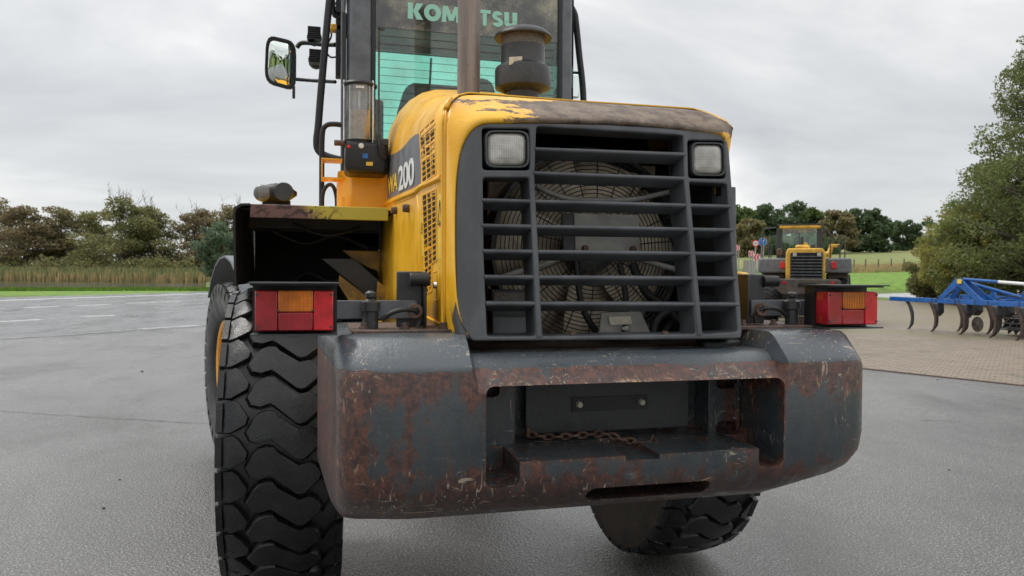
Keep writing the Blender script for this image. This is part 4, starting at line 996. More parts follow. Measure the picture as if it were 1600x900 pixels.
m_ = MB(); m_.box(.30, .425, -1.62, -1.56, 1.20, 1.232); m_.build('rubber_buffer', 'black_plastic', grl, bevel=.01)

# ---------------- tail lights and their brackets
def tail(sx):
    t = bpy.data.objects.new('tail_light', None); COL.objects.link(t); t.parent = ld
    yb = -1.66
    x0, x1 = (-.933, -.747) if sx < 0 else (float(atY(1294, 480, yb)[0]), float(atY(1371, 480, yb)[0]))
    xs = (x0, x1); zt_, zb_ = (1.387, 1.264)
    e0_, e1_ = (xs[0]-.010, xs[1]+.010) if sx < 0 else (xs[0]-.006, xs[1]+.012)
    m_ = MB(); m_.box(e0_, e1_, yb-.012, yb+.10, zt_, zt_+.004); m_.build('lamp_housing_top', 'black_plastic', t, sm=0)
    m_ = MB(); m_.box(e0_, e1_, yb-.012, yb+.10, zb_, zb_+.004); m_.build('lamp_housing_bottom', 'dark_metal', t, sm=0)
    m_ = MB(); m_.box(e0_, e1_, yb+.06, yb+.104, zb_+.004, zt_); m_.build('lamp_housing', 'black_plastic', t, sm=0)
    m_ = MB(); m_.box(e0_-.004, e1_+(.004 if sx < 0 else .006), yb-.03, yb+.11, zt_+.0045, zt_+.008); m_.build('lamp_roof', 'dark_metal', t, sm=0)
    w = xs[1]-xs[0]
    z0, z1 = 1.275, 1.375
    def cell(nm, a, b, c, d, mat, y0=0.): 
        q = MB(); q.box(xs[0]+w*a+.0005, xs[0]+w*b-.0005, yb+y0, yb+.06, z0+(z1-z0)*c+.0005, z0+(z1-z0)*d-.0005); return q.build(nm, mat, t, bevel=.003)
    cell('red_lens', 0, .29, 0, 1, 'lens_red'); cell('indicator_lens', .29, .74, .47, 1, 'lens_amber', -.003); cell('red_lens', .29, .74, 0, .47, 'lens_red'); cell('brake_lens', .74, 1, 0, 1, 'lens_red_bright', -.002)
    for a, c_ in ((.03, .10), (.03, .90), (.97, .10), (.97, .90), (.29, .5), (.74, .5)):
        q = MB(); q.lathe([(.001, -.002), (.0028, -.0015), (.003, .001), (.001, .001)], (xs[0]+w*a, yb-.003, z0+(z1-z0)*c_), 'Y', 10); q.build('screw', 'dark_metal', t)
    q = MB()
    for i in range(9): xx = xs[0]+w*(.32+.40*i/8); q.tube([(xx, yb-.0035, z0+(z1-z0)*.50), (xx, yb-.0035, z0+(z1-z0)*.97)], .0009, 4)
    o = q.build('lens_rib', 'lens_amber', t); o['kind'] = 'stuff'
    return t
tl = tail(-1); tr_ = tail(1)
for sx in (-1, 1):
    bk = MB(); a = sorted((sx*.575, sx*.503)); bk.box(a[0], a[1], -1.50, -1.488, 1.271, 1.425)
    e = (sx*.503, sx*.495); e = sorted(e); bk.box(e[0], e[1], -1.53, -1.40, 1.271, 1.425)
    bk = bk.build('lamp_bracket', 'dark_metal', ld, bevel=.004)
    m_ = MB(); m_.tube([(sx*.545, -1.545, 1.403), (sx*.49, -1.545, 1.403)] if sx < 0 else [(.565, -1.50, 1.403), (.62, -1.50, 1.403)], .018, 18); m_.build('rubber_stop', 'black_plastic', bk, bevel=.003)
    b = sorted((sx*.75, sx*.52)); m_ = MB(); m_.box(b[0], b[1], -1.512, -1.503, 1.295, 1.345); m_.build('bracket_arm', 'grey_panel', bk, bevel=.002)
    m_ = MB(); X = sx*.648
    m_.lathe([(.001, 1.266), (.021, 1.266), (.021, 1.315), (.026, 1.318), (.026, 1.342), (.016, 1.345), (.010, 1.352), (.015, 1.356), (.015, 1.366), (.006, 1.372), (.001, 1.372)], (X, -1.535, 0), 'Z', 16); m_.build('pivot_bolt', 'dark_metal', bk, sm=30)
    m_ = MB(); m_.tube(smooth_path([(sx*.62, -1.55, 1.295), (sx*.59, -1.56, 1.315), (sx*.56, -1.56, 1.322), (sx*.53, -1.55, 1.318), (sx*.515, -1.54, 1.30), (sx*.52, -1.54, 1.275)], 4), .0065, 8); m_.build('lamp_cable', 'hose_rubber', bk, sm=60)
    m_ = MB(); m_.lathe([(.012, -.006), (.02, -.006), (.02, .006), (.012, .006)], (sx*.53, -1.55, 1.318), 'Y', 14); m_.build('cable_clamp', 'rust_steel', bk)

# ---------------- wheels
TR, TW = .68, .446
def P_tyre(u, ang, r):   # u across width in fractions, ang around axle
    crown = -.030*(abs(2*u)**3.0)
    rr = r + crown; return (u*TW, -rr*math.cos(ang), rr*math.sin(ang))
LUG_C = [(-.213,.066),(-.165,.084),(-.113,.092),(-.055,.090),(-.02,.070),(.16,.0146),(.20,.016),(.246,.026),(.295,.014),(.341,-.020),(.325,-.046),(.21,-.094),(.17,-.099),(.132,-.094),(-.055,-.024),(-.113,-.008),(-.17,-.028),(-.243,-.020),(-.278,.012)]
LUG_L = [(-.53,-.004),(-.375,.004),(-.33,-.012),(-.258,-.064),(-.275,-.092),(-.40,-.122),(-.53,-.118)]
LUG_R = [(.53,.018),(.455,.020),(.40,-.010),(.345,-.052),(.365,-.082),(.44,-.100),(.53,-.098)]
NL = 32; PITCH = 2*math.pi/NL
def tyre_mesh(flip=False):
    m_ = MB(); prof = []
    for u, r in ((-.40, .40), (-.47, .45), (-.52, .53), (-.52, .585), (-.505, .625), (-.47, .642), (-.35, .645), (0, .647), (.35, .645), (.47, .642), (.505, .625), (.52, .585), (.52, .53), (.47, .45), (.40, .40), (.33, .385), (.33, .355), (-.33, .355), (-.33, .385)):
        prof.append((u*TW, r))
    rg = []
    for k in range(72):
        a = 2*math.pi*k/72; rg.append([(x, -r*math.cos(a), r*math.sin(a)) for x, r in prof])
    vs = [p for r_ in rg for p in r_]; n = len(prof); fs = []
    for k in range(72):
        for i in range(n): j = (i+1) % n; k2 = (k+1) % 72; fs.append((k*n+i, k*n+j, k2*n+j, k2*n+i))
    m_.addm(vs, fs)
    for L_ in range(NL):
        base = L_*PITCH
        for lug, tp in ((LUG_C, 0), (LUG_L, 1), (LUG_R, 1)):
            n = len(lug); c = np.mean(np.array(lug), axis=0)
            def ringp(s_, r_, down=0):
                o = []
                for u, v in lug:
                    uu = c[0]+(u-c[0])*s_; vv_ = c[1]+(v-c[1])*s_
                    if tp: uu = max(-.512, min(.512, uu))
                    rr = r_
                    if abs(u) > .5: rr = r_ - .012
                    x, y, z = P_tyre(uu, base + vv_/TR, rr)
                    o.append((x, y, z))
                return o
            r0 = [p for p in ringp(1.07, .640)]; r1 = ringp(1.015, TR-.006); r2 = ringp(.965, TR); top = ringp(.5, TR+.001)
            vs = r0+r1+r2+top; fs = []
            for k in range(3):
                for i in range(n): j = (i+1) % n; fs.append((k*n+i, k*n+j, (k+1)*n+j, (k+1)*n+i))
            fs.append(tuple(range(3*n, 4*n))); m_.addm(vs, fs)
            if tp:  # buttress running down the sidewall
                sg = 1 if lug[0][0] > 0 else -1; vmin = min(v for u, v in lug); vmax = max(v for u, v in lug)
                q = []
                for r_, ux, sh in ((.655, .518, .0), (.615, .530, .006), (.565, .524, .022)):
                    for v in (vmin+.006+sh, vmax-.006-sh): q.append((sg*ux*TW, -r_*math.cos(base+v/TR), r_*math.sin(base+v/TR)))
                inn_ = [(x*.90, y, z) for x, y, z in q]
                m_.addm(q+inn_, [(0,1,3,2),(2,3,5,4),(6,8,9,7),(8,10,11,9),(0,2,8,6),(2,4,10,8),(1,7,9,3),(3,9,11,5),(4,5,11,10),(0,6,7,1)])
    if flip: m_.v = [(-x, y, z) for x, y, z in m_.v]
    return m_
def rim_mesh():
    m_ = MB(); W2 = TW/2
    m_.lathe([(.345, -W2*.80), (.372, -W2*.84), (.378, -W2*.80), (.352, -W2*.66), (.335, -W2*.2), (.335, W2*.66), (.375, W2*.80), (.372, W2*.84), (.345, W2*.80), (.322, W2*.6), (.318, -W2*.05), (.20, -W2*.18), (.12, -W2*.35), (.001, -W2*.35), (.001, -W2*.22), (.12, -W2*.22), (.2, -W2*.05), (.305, W2*.05), (.322, -W2*.55)], (0, 0, 0), 'X', 48)
    for i in range(10):
        a = 2*math.pi*i/10; m_.lathe([(.001, -W2*.5), (.014, -W2*.5), (.014, -W2*.3), (.001, -W2*.3)], (0, .15*math.cos(a), .15*math.sin(a)), 'X', 8)
    return m_
ty0 = None
def wheel(loc, rz, inner_dirty=False, spin=0.):
    global ty0
    w = bpy.data.objects.new('wheel', None); COL.objects.link(w); w.parent = ld; w.location = loc; w.rotation_euler = (spin, 0, rz)
    if ty0 is None:
        a = tyre_mesh().build('tyre', 'tyre_rubber', w, sm=38); b = rim_mesh().build('rim', 'rim_yellow', w, sm=35); ty0 = (a, b)
    else:
        for o in ty0: c = o.copy(); COL.objects.link(c); c.parent = w
    return w
TX = .9225
w1 = wheel((-TX, 0, TR+.003), 0)
w2 = wheel((TX, 0, TR+.003), 0, spin=.07)
m_ = MB(); prf = [(-.534*TW, .535), (-.540*TW, .575), (-.530*TW, .620), (-.50*TW, .648), (-.46*TW, .655)]
# dusty inner sidewall skin on the right rear tyre
m_.lathe([(.42, -.48*TW), (.46, -.505*TW), (.53, -.548*TW), (.585, -.560*TW), (.625, -.535*TW), (.640, -.50*TW), (.6, -.49*TW), (.5, -.47*TW)], (0, 0, 0), 'X', 64); dsk = m_.build('sidewall_dust', 'dusty_rubber', w2, sm=60)
ART = R(17)
def fr(x, y): return (math.cos(ART)*x - math.sin(ART)*y, 1.45 + math.sin(ART)*x + math.cos(ART)*y)
for sx in (-1, 1):
    X, Y = fr(sx*TX, 1.45); wheel((X, Y, TR+.003), ART + (0 if sx < 0 else math.pi), spin=.05)
ax = MB(); ax.tube([(-TX, 0, TR), (TX, 0, TR)], .11, 16); ax.lathe([(.1, -.2), (.2, -.12), (.2, .12), (.1, .2)], (0, 0, TR), 'X', 20); ax.build('rear_axle', 'dark_metal', ld)
a_, b_ = fr(-TX, 1.45), fr(TX, 1.45); ax = MB(); ax.tube([(a_[0], a_[1], TR), (b_[0], b_[1], TR)], .11, 16); ax.build('front_axle', 'dark_metal', ld)
m_ = MB(); m_.box(-.38, .38, -1.3, 1.2, .80, 1.2); m_.build('rear_frame', 'dark_metal', ld, bevel=.01)
c0, c1 = fr(-.4, .0), fr(.4, .0); c2, c3 = fr(.4, 1.9), fr(-.4, 1.9)
m_ = MB(); m_.hexa([(*c0, .75), (*c1, .75), (*c2, .75), (*c3, .75)], [(*c0, 1.5), (*c1, 1.5), (*c2, 1.5), (*c3, 1.5)]); m_.build('front_frame', 'yellow_paint', ld, bevel=.02)

# ---------------- left rear mudguard and what shows below it
fd = bpy.data.objects.new('mudguard', None); COL.objects.link(fd); fd.parent = ld
m_ = MB(); m_.box(-1.05, -.49, -.42, .50, 1.684, 1.692); m_.build('mudguard_top', 'yellow_paint', fd, bevel=.002)
m_ = MB(); m_.box(-1.05, -.505, -.432, -.42, 1.640, 1.694); m_.build('mudguard_lip', 'fender_edge', fd, bevel=.003)
m_ = MB(); m_.loft([[(-1.05, -.44, 1.696), (-1.085, -.44, 1.694), (-1.108, -.44, 1.678), (-1.114, -.44, 1.65), (-1.108, -.44, 1.37), (-1.100, -.44, 1.37), (-1.105, -.44, 1.65), (-1.10, -.44, 1.67), (-1.08, -.44, 1.685), (-1.05, -.44, 1.687)], [(-1.05, .5, 1.696), (-1.085, .5, 1.694), (-1.108, .5, 1.678), (-1.114, .5, 1.65), (-1.108, .5, 1.37), (-1.100, .5, 1.37), (-1.105, .5, 1.65), (-1.10, .5, 1.67), (-1.08, .5, 1.685), (-1.05, .5, 1.687)]]); m_.build('mudguard_side', 'black_plastic', fd, sm=40)
boxpart('arch_liner', (-1.10, -.48, .42, .44, 1.0, 1.68), 'black_inner', fd, 0)
boxpart('arch_roof', (-1.10, -.46, -.41, .42, 1.672, 1.680), 'black_inner', fd, 0)
m_ = MB(); q = [Gq(502, 404, -.2), Gq(553, 404, -.2), Gq(594, 440, -.2), Gq(594, 468, -.2), Gq(572, 462, -.2)]; m_.prism(q, (0, .03, 0)); m_.build('diagonal_brace', 'dark_metal', ld, bevel=.003)
m_ = MB(); q = [Gq(535, 391, .0), Gq(595, 393, .0), Gq(595, 425, .0), Gq(575, 418, .0), Gq(550, 404, .0)]; m_.prism(q, (0, .05, 0)); m_.build('tank_bracket', 'yellow_grimy', ld, bevel=.003)
m_ = MB(); q = [Gq(530, 430, -.25), Gq(562, 454, -.25), Gq(580, 470, -.25), Gq(545, 470, -.25), Gq(529, 445, -.25)]; m_.prism(q, (0, .02, 0)); m_.build('brace_foot', 'yellow_grimy', ld, bevel=.002)
m_ = MB(); q = [Gq(590, 440, -.3), Gq(628, 462, -.3), Gq(628, 472, -.3), Gq(588, 472, -.3)]; m_.prism(q, (0, .02, 0)); m_.build('frame_plate', 'yellow_grimy', ld, bevel=.002)
for i, (pts, rr) in enumerate((([(-.95, .30, 1.30), (-.85, .25, 1.42), (-.72, .2, 1.38), (-.60, .15, 1.45)], .014), ([(-1.0, .1, 1.62), (-.85, .12, 1.56), (-.70, .1, 1.60), (-.56, .08, 1.54)], .010), ([(-.9, -.1, 1.64), (-.75, -.12, 1.59), (-.6, -.1, 1.63)], .008))):
    m_ = MB(); m_.tube(smooth_path(pts, 5), rr, 8); m_.build('arch_hose', 'hose_rubber', fd, sm=60)
boxpart('arch_rib', (-1.09, -.50, -.05, -.02, 1.62, 1.672), 'dark_metal', fd, .003); boxpart('arch_rib', (-1.09, -.50, .2, .23, 1.62, 1.672), 'dark_metal', fd, .003)
# front mudguard piece curving above the front wheel
fwc = fr(-TX, 1.45); rg = []
for i in range(9):
    a = R(150 - i*14); 
    def cpt(lx, r_): 
        ly = -r_*math.cos(math.pi-a); X = fwc[0] + math.cos(ART)*lx - math.sin(ART)*ly; Y = fwc[1] + math.sin(ART)*lx + math.cos(ART)*ly; return (X, Y, TR + r_*math.sin(a))
    rg.append([cpt(-.20, .86), cpt(.24, .86), cpt(.24, .875), cpt(-.20, .875)])
m_ = MB(); m_.loft([r_ for r_ in rg]); m_.build('front_mudguard', 'grey_panel', ld, sm=50)
# work lamp on the mudguard
wl = bpy.data.objects.new('work_lamp', None); COL.objects.link(wl); wl.parent = ld
m_ = MB(); rgx = []
for k, (ry, rz_) in enumerate(((.008, .008), (.03, .030), (.045, .038), (.05, .042), (.045, .038), (.03, .028), (.008, .008))):
    x = -1.035 + k*.027; rgx.append([(x, -.33 + ry*math.cos(a), 1.750 + rz_*math.sin(a)) for a in np.linspace(0, 2*math.pi, 17)[:-1]])
m_.loft(rgx); m_.box(-1.01, -.90, -.33, -.29, 1.694, 1.72); m_.build('lamp_body', 'black_plastic', wl, sm=60)
m_ = MB(); m_.lathe([(.001, -.012), (.018, -.011), (.031, -.006), (.035, .004), (.035, .02), (.001, .02)], (-1.008, -.372, 1.745), 'Y', 20); m_.build('lamp_lens', 'lamp_clear', wl, sm=50)
m_ = MB(); m_.lathe([(.001, -.010), (.036, -.010), (.040, .0), (.040, .03), (.001, .03)], (-.925, -.372, 1.752), 'Y', 20); m_.build('lamp_cap', 'dark_metal', wl, sm=40)

# ---------------- service tower, grease pump
m_ = MB(); m_.loft([[(-.655, -.03, z), (-.64, -.045, z), (-.48, -.045, z), (-.46, .0, z), (-.46, .3, z), (-.70, .3, z), (-.70, .02, z)] for z in (1.692, 1.90)]); m_.build('service_tower', 'yellow_paint', ld, bevel=.006)
m_ = MB(); m_.box(-.690, -.672, -.08, -.05, 1.692, 1.77); m_.build('latch_plate', 'yellow_paint', ld, bevel=.002)
m_ = MB(); m_.box(-.775, -.768, -.02, .10, 1.865, 1.945); m_.box(-.775, -.655, -.02, .10, 1.857, 1.865); m_.box(-.775, -.68, -.02, .10, 1.945, 1.952); m_.build('step_bracket', 'yellow_paint', ld, bevel=.002)
gp = bpy.data.objects.new('grease_pump', None); COL.objects.link(gp); gp.parent = ld
GC = (-.608, -.12); 
m_ = MB(); m_.loft([[(x, y, z) for x, y in ((-.675+d_, -.22+d_), (-.50-d_, -.22+d_), (-.482-d_, -.20+d_), (-.482-d_, -.06), (-.675+d_, -.06))] for z, d_ in ((1.862, .018), (1.872, .004), (1.895, 0), (1.985, .002), (1.995, .004), (2.0, .004))]); m_.build('pump_body', 'black_plastic', gp, bevel=.005)
m_ = MB(); m_.box(-.545, -.485, -.215, -.10, 1.99, 2.02); m_.tube([(-.53, -.2, 2.02), (-.53, -.2, 2.045)], .012, 10); m_.build('pump_head', 'dark_metal', gp, bevel=.004)
m_ = MB(); m_.lathe([(.001, 2.0), (.072, 2.0), (.075, 2.015), (.075, 2.018), (.001, 2.018)], (*GC, 0), 'Z', 28); m_.build('reservoir_base', 'black_plastic', gp)
m_ = MB(); m_.lathe([(.069, 2.018), (.069, 2.262), (.066, 2.262), (.066, 2.018)], (*GC, 0), 'Z', 28); m_.build('reservoir', 'clear_plastic', gp, sm=50)
m_ = MB(); m_.lathe([(.001, 2.02), (.0655, 2.02), (.0655, 2.125), (.058, 2.14), (.060, 2.15), (.03, 2.145), (.001, 2.16)], (*GC, 0), 'Z', 24); m_.build('grease', 'grease', gp, sm=60)
m_ = MB(); m_.tube([(GC[0], GC[1], 2.1), (GC[0], GC[1], 2.26)], .006, 8); m_.build('follower_rod', 'chrome', gp)
m_ = MB(); m_.lathe([(.001, 2.262), (.077, 2.262), (.079, 2.27), (.074, 2.278), (.001, 2.283)], (*GC, 0), 'Z', 28); m_.build('reservoir_lid', 'black_plastic', gp)
for a in (200, 270+50, 100): m_ = MB(); x, y = GC[0]+.074*math.cos(R(a)), GC[1]+.074*math.sin(R(a)); m_.tube([(x, y, 2.0), (x, y, 2.285)], .004, 8); m_.build('tie_rod', 'chrome', gp)
for px, py, mt, rr in ((564.5, 228, 'white_print', .012), (545, 229, 'sign_red', .008)):
    p = Gq(px, py, -.222); m_ = MB(); m_.lathe([(.001, -.006), (rr*.8, -.006), (rr, 0), (rr, .03), (.001, .03)], p, 'Y', 14); m_.build('pump_port', mt, gp)
plate('blue_sticker', [(566.5, 240), (575, 240), (575, 247.5), (566.5, 247)], -.2215, .001, 'sign_blue', gp, 0)
plate('yellow_sticker', [(572, 253), (582.5, 253), (582.5, 259), (572, 258.5)], -.2215, .001, 'sticker_yellow', gp, 0)
plate('reservoir_label', [(556, 133.5), (569, 134.5), (569, 138), (556, 137)], -.192, .001, 'white_print', gp, 0)
m_ = MB(); m_.tube([(-.72, -.16, 2.0), (-.675, -.16, 2.0)], .013, 12); m_.build('side_port', 'rust_steel', gp)
m_ = MB(); m_.tube(smooth_path([(-.53, -.225, 2.02), (-.525, -.235, 1.98), (-.515, -.23, 1.94), (-.50, -.225, 1.93)], 4), .008, 8); m_.build('grease_line', 'hose_rubber', gp, sm=60)

# ---------------- cab
CY = .42
cabf = bpy.data.objects.new('cab', None); COL.objects.link(cabf); cabf.parent = ld
for sx, xo in ((-1, .645), (1, .595)):
    m_ = MB(); m_.loft([[(sx*xo, CY+.02, z), (sx*(xo-.015), CY-.02, z), (sx*.52, CY-.02, z), (sx*.52, CY+.05, z), (sx*xo, CY+.12, z)] for z in (1.70, 3.12)])
    m_.build('cab_pillar', 'grey_panel', cabf, bevel=.01)
m_ = MB()
for sx in (-1, 1): m_.box(*sorted((sx*.523, sx*.500)), CY-.028, CY, 1.95, 3.1)
m_.box(-.50, .50, CY-.028, CY, 1.95, 2.09); m_.build('window_frame', 'black_plastic', cabf, bevel=.008)
m_ = MB()
for sx in (-1, 1): m_.box(*sorted((sx*.60, sx*.56)), 1.75, 1.83, 1.7, 3.1)
m_.box(-.65, .65, 1.75, 1.83, 3.0, 3.12); m_.box(-.65, .65, 1.75, 1.83, 1.7, 2.05); m_.build('front_frame_posts', 'dark_metal', cabf, bevel=.01)
m_ = MB(); m_.box(-.66, .66, CY-.02, 1.85, 3.12, 3.2); m_.build('cab_roof', 'grey_panel', cabf, bevel=.03)
m_ = MB(); m_.box(-.62, .62, CY+.03, 1.75, 3.05, 3.115); m_.build('headliner', 'headliner', cabf, bevel=.01)
m_ = MB(); m_.box(-.49, .30, CY+.12, CY+.45, 2.80, 3.05); m_.build('roof_console', 'headliner', cabf, bevel=.02)
m_ = MB(); m_.box(-.66, .66, CY+.0, 1.83, 1.55, 2.0); m_.build('cab_floor', 'dark_metal', cabf, bevel=.01)
m_ = MB(); m_.box(-.505, .505, CY-.010, CY-.006, 2.05, 3.06); rw = m_.build('rear_window', 'cab_glass', cabf, sm=0)
m_ = MB(); m_.box(-.60, .60, 1.80, 1.805, 2.05, 3.0); m_.build('front_window', 'front_glass', cabf, sm=0)
m_ = MB()
for sx in (-1, 1): m_.box(*sorted((sx*.640, sx*.636)), CY+.12, 1.75, 2.0, 3.08)
m_.build('side_window', 'front_glass', cabf, sm=0)
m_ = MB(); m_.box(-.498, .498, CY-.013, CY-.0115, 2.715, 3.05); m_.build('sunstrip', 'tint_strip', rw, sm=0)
for i in range(15):
    z = 2.09 + i*.0415; m_ = MB(); m_.tube([(-.478, CY-.0125, z), (.478, CY-.0125, z)], .0013, 4); m_.build('heating_wire', 'brown_plate', rw, sm=0)
m_ = MB(); m_.box(-.487, -.478, CY-.014, CY-.0115, 2.07, 2.71); m_.box(-.487, -.455, CY-.014, CY-.0115, 2.70, 2.71); m_.build('heating_strip', 'rust_steel', rw, sm=0)
# sign lettering on the strip
pL, pR = atY(637, 29, CY-.015), atY(808, 43, CY-.015); hL = atY(637, 3, CY-.015)[2] - pL[2]
def heavy(word_w, h, x0, z0, y0):
    S = .29; let = []
    def seg(a, b, w=S): d = np.array(b)-np.array(a); d = d/np.linalg.norm(d); n = np.array([-d[1], d[0]])*w/2; return [np.array(a)-n, np.array(b)-n, np.array(b)+n, np.array(a)+n]
    def arc(cx, cz, rx_, rz, a0, a1, n=14, w=S):
        o = []; i_ = []
        for k in range(n+1): a = R(a0+(a1-a0)*k/n); o.append((cx+(rx_+w/2)*math.cos(a), cz+(rz+w/2)*math.sin(a))); i_.append((cx+(rx_-w/2)*math.cos(a), cz+(rz-w/2)*math.sin(a)))
        return [[o[k], o[k+1], i_[k+1], i_[k]] for k in range(n)]
    K = [[(0, 0), (S, 0), (S, 1), (0, 1)], [(S+.0, .5), (.50, 0), (.88, 0), (.58, .5)], [(S+.0, .5), (.58, .5), (.88, 1), (.50, 1)]]
    O = arc(.45, .5, .34, .385, 0, 360, 28)
    M = [[(0, 0), (S-.03, 0), (S+.0, 1), (.08, 1)], [(.84, 0), (1.10, 0), (1.02, 1), (.81, 1)], [(.12, 1), (.36, 1), (.68, .10), (.42, .10)], [(.98, 1), (.74, 1), (.42, .10), (.68, .10)]]
    A = [[(0, 0), (.25, 0), (.56, 1), (.34, 1)], [(.90, 0), (.65, 0), (.34, 1), (.56, 1)], [(.25, .2), (.65, .2), (.60, .38), (.3, .38)]]
    T = [[(0, .78), (.72, .78), (.72, 1), (0, 1)], [(.245, 0), (.475, 0), (.475, .77), (.245, .77)]]
    Ss = arc(.33, .70, .19, .165, 20, 270, 12, .26) + arc(.33, .30, .20, .17, -160, 90, 12, .26)
    U = [[(0, .42), (S, .42), (S, 1), (0, 1)], [(.78-S, .42), (.78, .42), (.78, 1), (.78-S, 1)]] + arc(.39, .40, .39-S/2, .28, 180, 360, 12, S-.0)
    x = 0; k_ = 0
    for nm, L_, w_ in (('K', K, .88), ('O', O, .90), ('M', M, 1.10), ('A', A, .90), ('T', T, .72), ('S', Ss, .66), ('U', U, .78)): let.append((nm, L_, x)); x += w_+.07
    tw = x-.07; sx = word_w/tw
    for nm, L_, xo in let:
        m_ = MB()
        for i, pl in enumerate(L_): m_.prism([(x0+(xo+p[0])*sx, y0-.0003*(i % 3), z0+p[1]*h) for p in pl], (0, .0006, 0))
        m_.build('lettering', 'window_letter', rw, sm=0)
heavy(pR[0]-pL[0], hL*.98, pL[0], pL[2], CY-.0155)
# seat, steering column and front items seen through glass
q0 = atY(655, 118, .95); 
m_ = MB(); m_.loft([[(x, .90, z) for x, z in ((-.33, 1.95), (.13, 1.95), (.13, 2.45), (.10, 2.54), (.05, 2.57), (-.24, 2.57), (-.29, 2.54), (-.33, 2.40))], [(x, 1.02, z) for x, z in ((-.33, 1.95), (.13, 1.95), (.13, 2.45), (.10, 2.54), (.05, 2.57), (-.24, 2.57), (-.29, 2.54), (-.33, 2.40))]]); m_.build('seat_back', 'seat_fabric', cabf, bevel=.03)
m_ = MB(); m_.box(-.50, -.40, 1.1, 1.2, 1.95, 2.50); m_.build('arm_console', 'seat_fabric', cabf, bevel=.02)
m_ = MB(); m_.tube([(-.07, 1.7, 2.0), (-.02, 1.7, 2.95)], .008, 6); m_.build('wiper_arm', 'black_plastic', cabf)
m_ = MB(); m_.lathe([(.17, 0), (.185, .01), (.17, .02)], (.0, 1.45, 2.35), 'Y', 24); m_.build('steering_wheel', 'black_plastic', cabf)
m_ = MB(); m_.lathe([(.001, -.02), (.08, -.02), (.09, 0), (.001, .01)], (.33, 1.6, 2.72), 'Y', 16); m_.build('interior_mirror', 'dark_metal', cabf)
# rear roof edge hides nothing above the picture; door side glass column at the left
m_ = MB(); m_.box(-.675, -.66, CY+.0, CY+.12, 1.95, 3.1); m_.build('door_edge', 'grey_panel', cabf, bevel=.004)
# handrails and mirror left
def pipe(name, pts, r, mat='black_plastic', parent=cabf, k=5): m_ = MB(); m_.tube(smooth_path(pts, k), r, 10); return m_.build(name, mat, parent, sm=60)
pipe('handrail', [(-.700, .55, 3.15), (-.735, .50, 2.86), (-.775, .50, 2.4), (-.79, .50, 2.20), (-.798, .50, 2.12), (-.79, .50, 2.07), (-.75, .49, 2.04), (-.68, .47, 2.02)], .019)
pipe('handrail', [(-.668, .30, 2.17), (-.72, .30, 2.172), (-.755, .30, 2.16), (-.77, .30, 2.11), (-.772, .30, 1.9), (-.772, .30, 1.70)], .0135)
pipe('handrail', [(-.70, .25, 1.70), (-.70, .25, 1.79), (-.715, .25, 1.85), (-.74, .25, 1.86), (-.765, .25, 1.82), (-.772, .25, 1.72)], .010)
pipe('handrail', [(-.668, .2, 2.7), (-.668, .2, 2.3), (-.668, .2, 1.7)], .011)
mr_ = bpy.data.objects.new('wing_mirror', None); COL.objects.link(mr_); mr_.parent = ld
def mring(s_, dy):
    c4 = [Gq(417, 57.5, .88), Gq(462.5, 68, .90), Gq(461.5, 140, .90), Gq(413.5, 127, .88)]; c4 = [np.array(c) for c in c4]; ct = sum(c4)/4; o = []
    for i in range(4):
        a, b, c = c4[i-1], c4[i], c4[(i+1) % 4]
        for t_ in (0, .25, .5, .75, 1): q = (b+(a-b)*.28)*(1-t_)**2 + b*2*t_*(1-t_) + (b+(c-b)*.28)*t_**2; w_ = (q-ct)*s_; o.append(tuple(ct + w_ + np.array([0, dy - .15*w_[2], 0])))
    return o
m_ = MB(); m_.loft([mring(.5, .07), mring(.9, .06), mring(1.0, .03), mring(1.04, .0), mring(1.02, -.012), mring(.93, -.012), mring(.91, .0)]); m_.build('mirror_housing', 'black_plastic', mr_, sm=50)
m_ = MB(); m_.loft([mring(.95, .0), mring(.92, -.004), mring(.6, -.011), mring(.25, -.0145), mring(.02, -.015)]); mg = m_.build('mirror_glass', 'mirror_glass', mr_, sm=80)
pipe('mirror_arm', [Gq(464, 74, .9), Gq(470, 67.5, .9), Gq(482, 67, .88), Gq(500, 69, .8), Gq(524, 70, .7)], .013, parent=mr_)
pipe('mirror_arm', [Gq(463, 124, .9), Gq(490, 126, .85), Gq(524, 128, .7)], .010, parent=mr_)
m_ = MB(); p = atY(528, 66, .66); m_.box(p[0]-.012, p[0]+.03, .60, .70, 2.50, 2.86); m_.build('mirror_bracket', 'black_plastic', mr_, bevel=.004)
m_ = MB(); p = Gq(459, 146, .9); m_.box(p[0]-.008, p[0]+.008, .895, .90, p[2]-.03, p[2]+.04); m_.build('mirror_tab', 'black_plastic', mr_)
# flood lights on the mirror arm
def flood(cx, cy, Y, r, fin):
    t = bpy.data.objects.new('flood_light', None); COL.objects.link(t); t.parent = ld; c = Gq(cx, cy, Y)
    m_ = MB(); m_.lathe([(.001, -.01), (r*.5, -.01), (r*.6, .02), (r, .04), (r, .09), (.001, .09)], c, 'Y', 12); m_.build('lamp_body', 'black_plastic', t)
    for i in range(7): z = c[2] + (i-3)*r*.26; m_ = MB(); m_.box(c[0]-r*.85, c[0]+r*.85, c[1]-.035, c[1]+.03, z-.003, z+.003); m_.build('cooling_fin', 'black_plastic', t, sm=0)
flood(491, 54, .85, .042, 7); flood(494, 90, .85, .045, 7)
pipe('cable', [Gq(516, 26, .7), Gq(514, 40, .7), Gq(518, 55, .7), Gq(512, 68, .7)], .005, parent=ld)
pipe('cable', [Gq(510, 82, .7), Gq(516, 89, .7), Gq(524, 89, .7), Gq(530, 84, .7)], .005, parent=ld)
pipe('light_bar', [Gq(520, -12, .6), Gq(521, 20, .6), Gq(527, 26, .6), Gq(536, 30, .6)], .012, parent=ld)
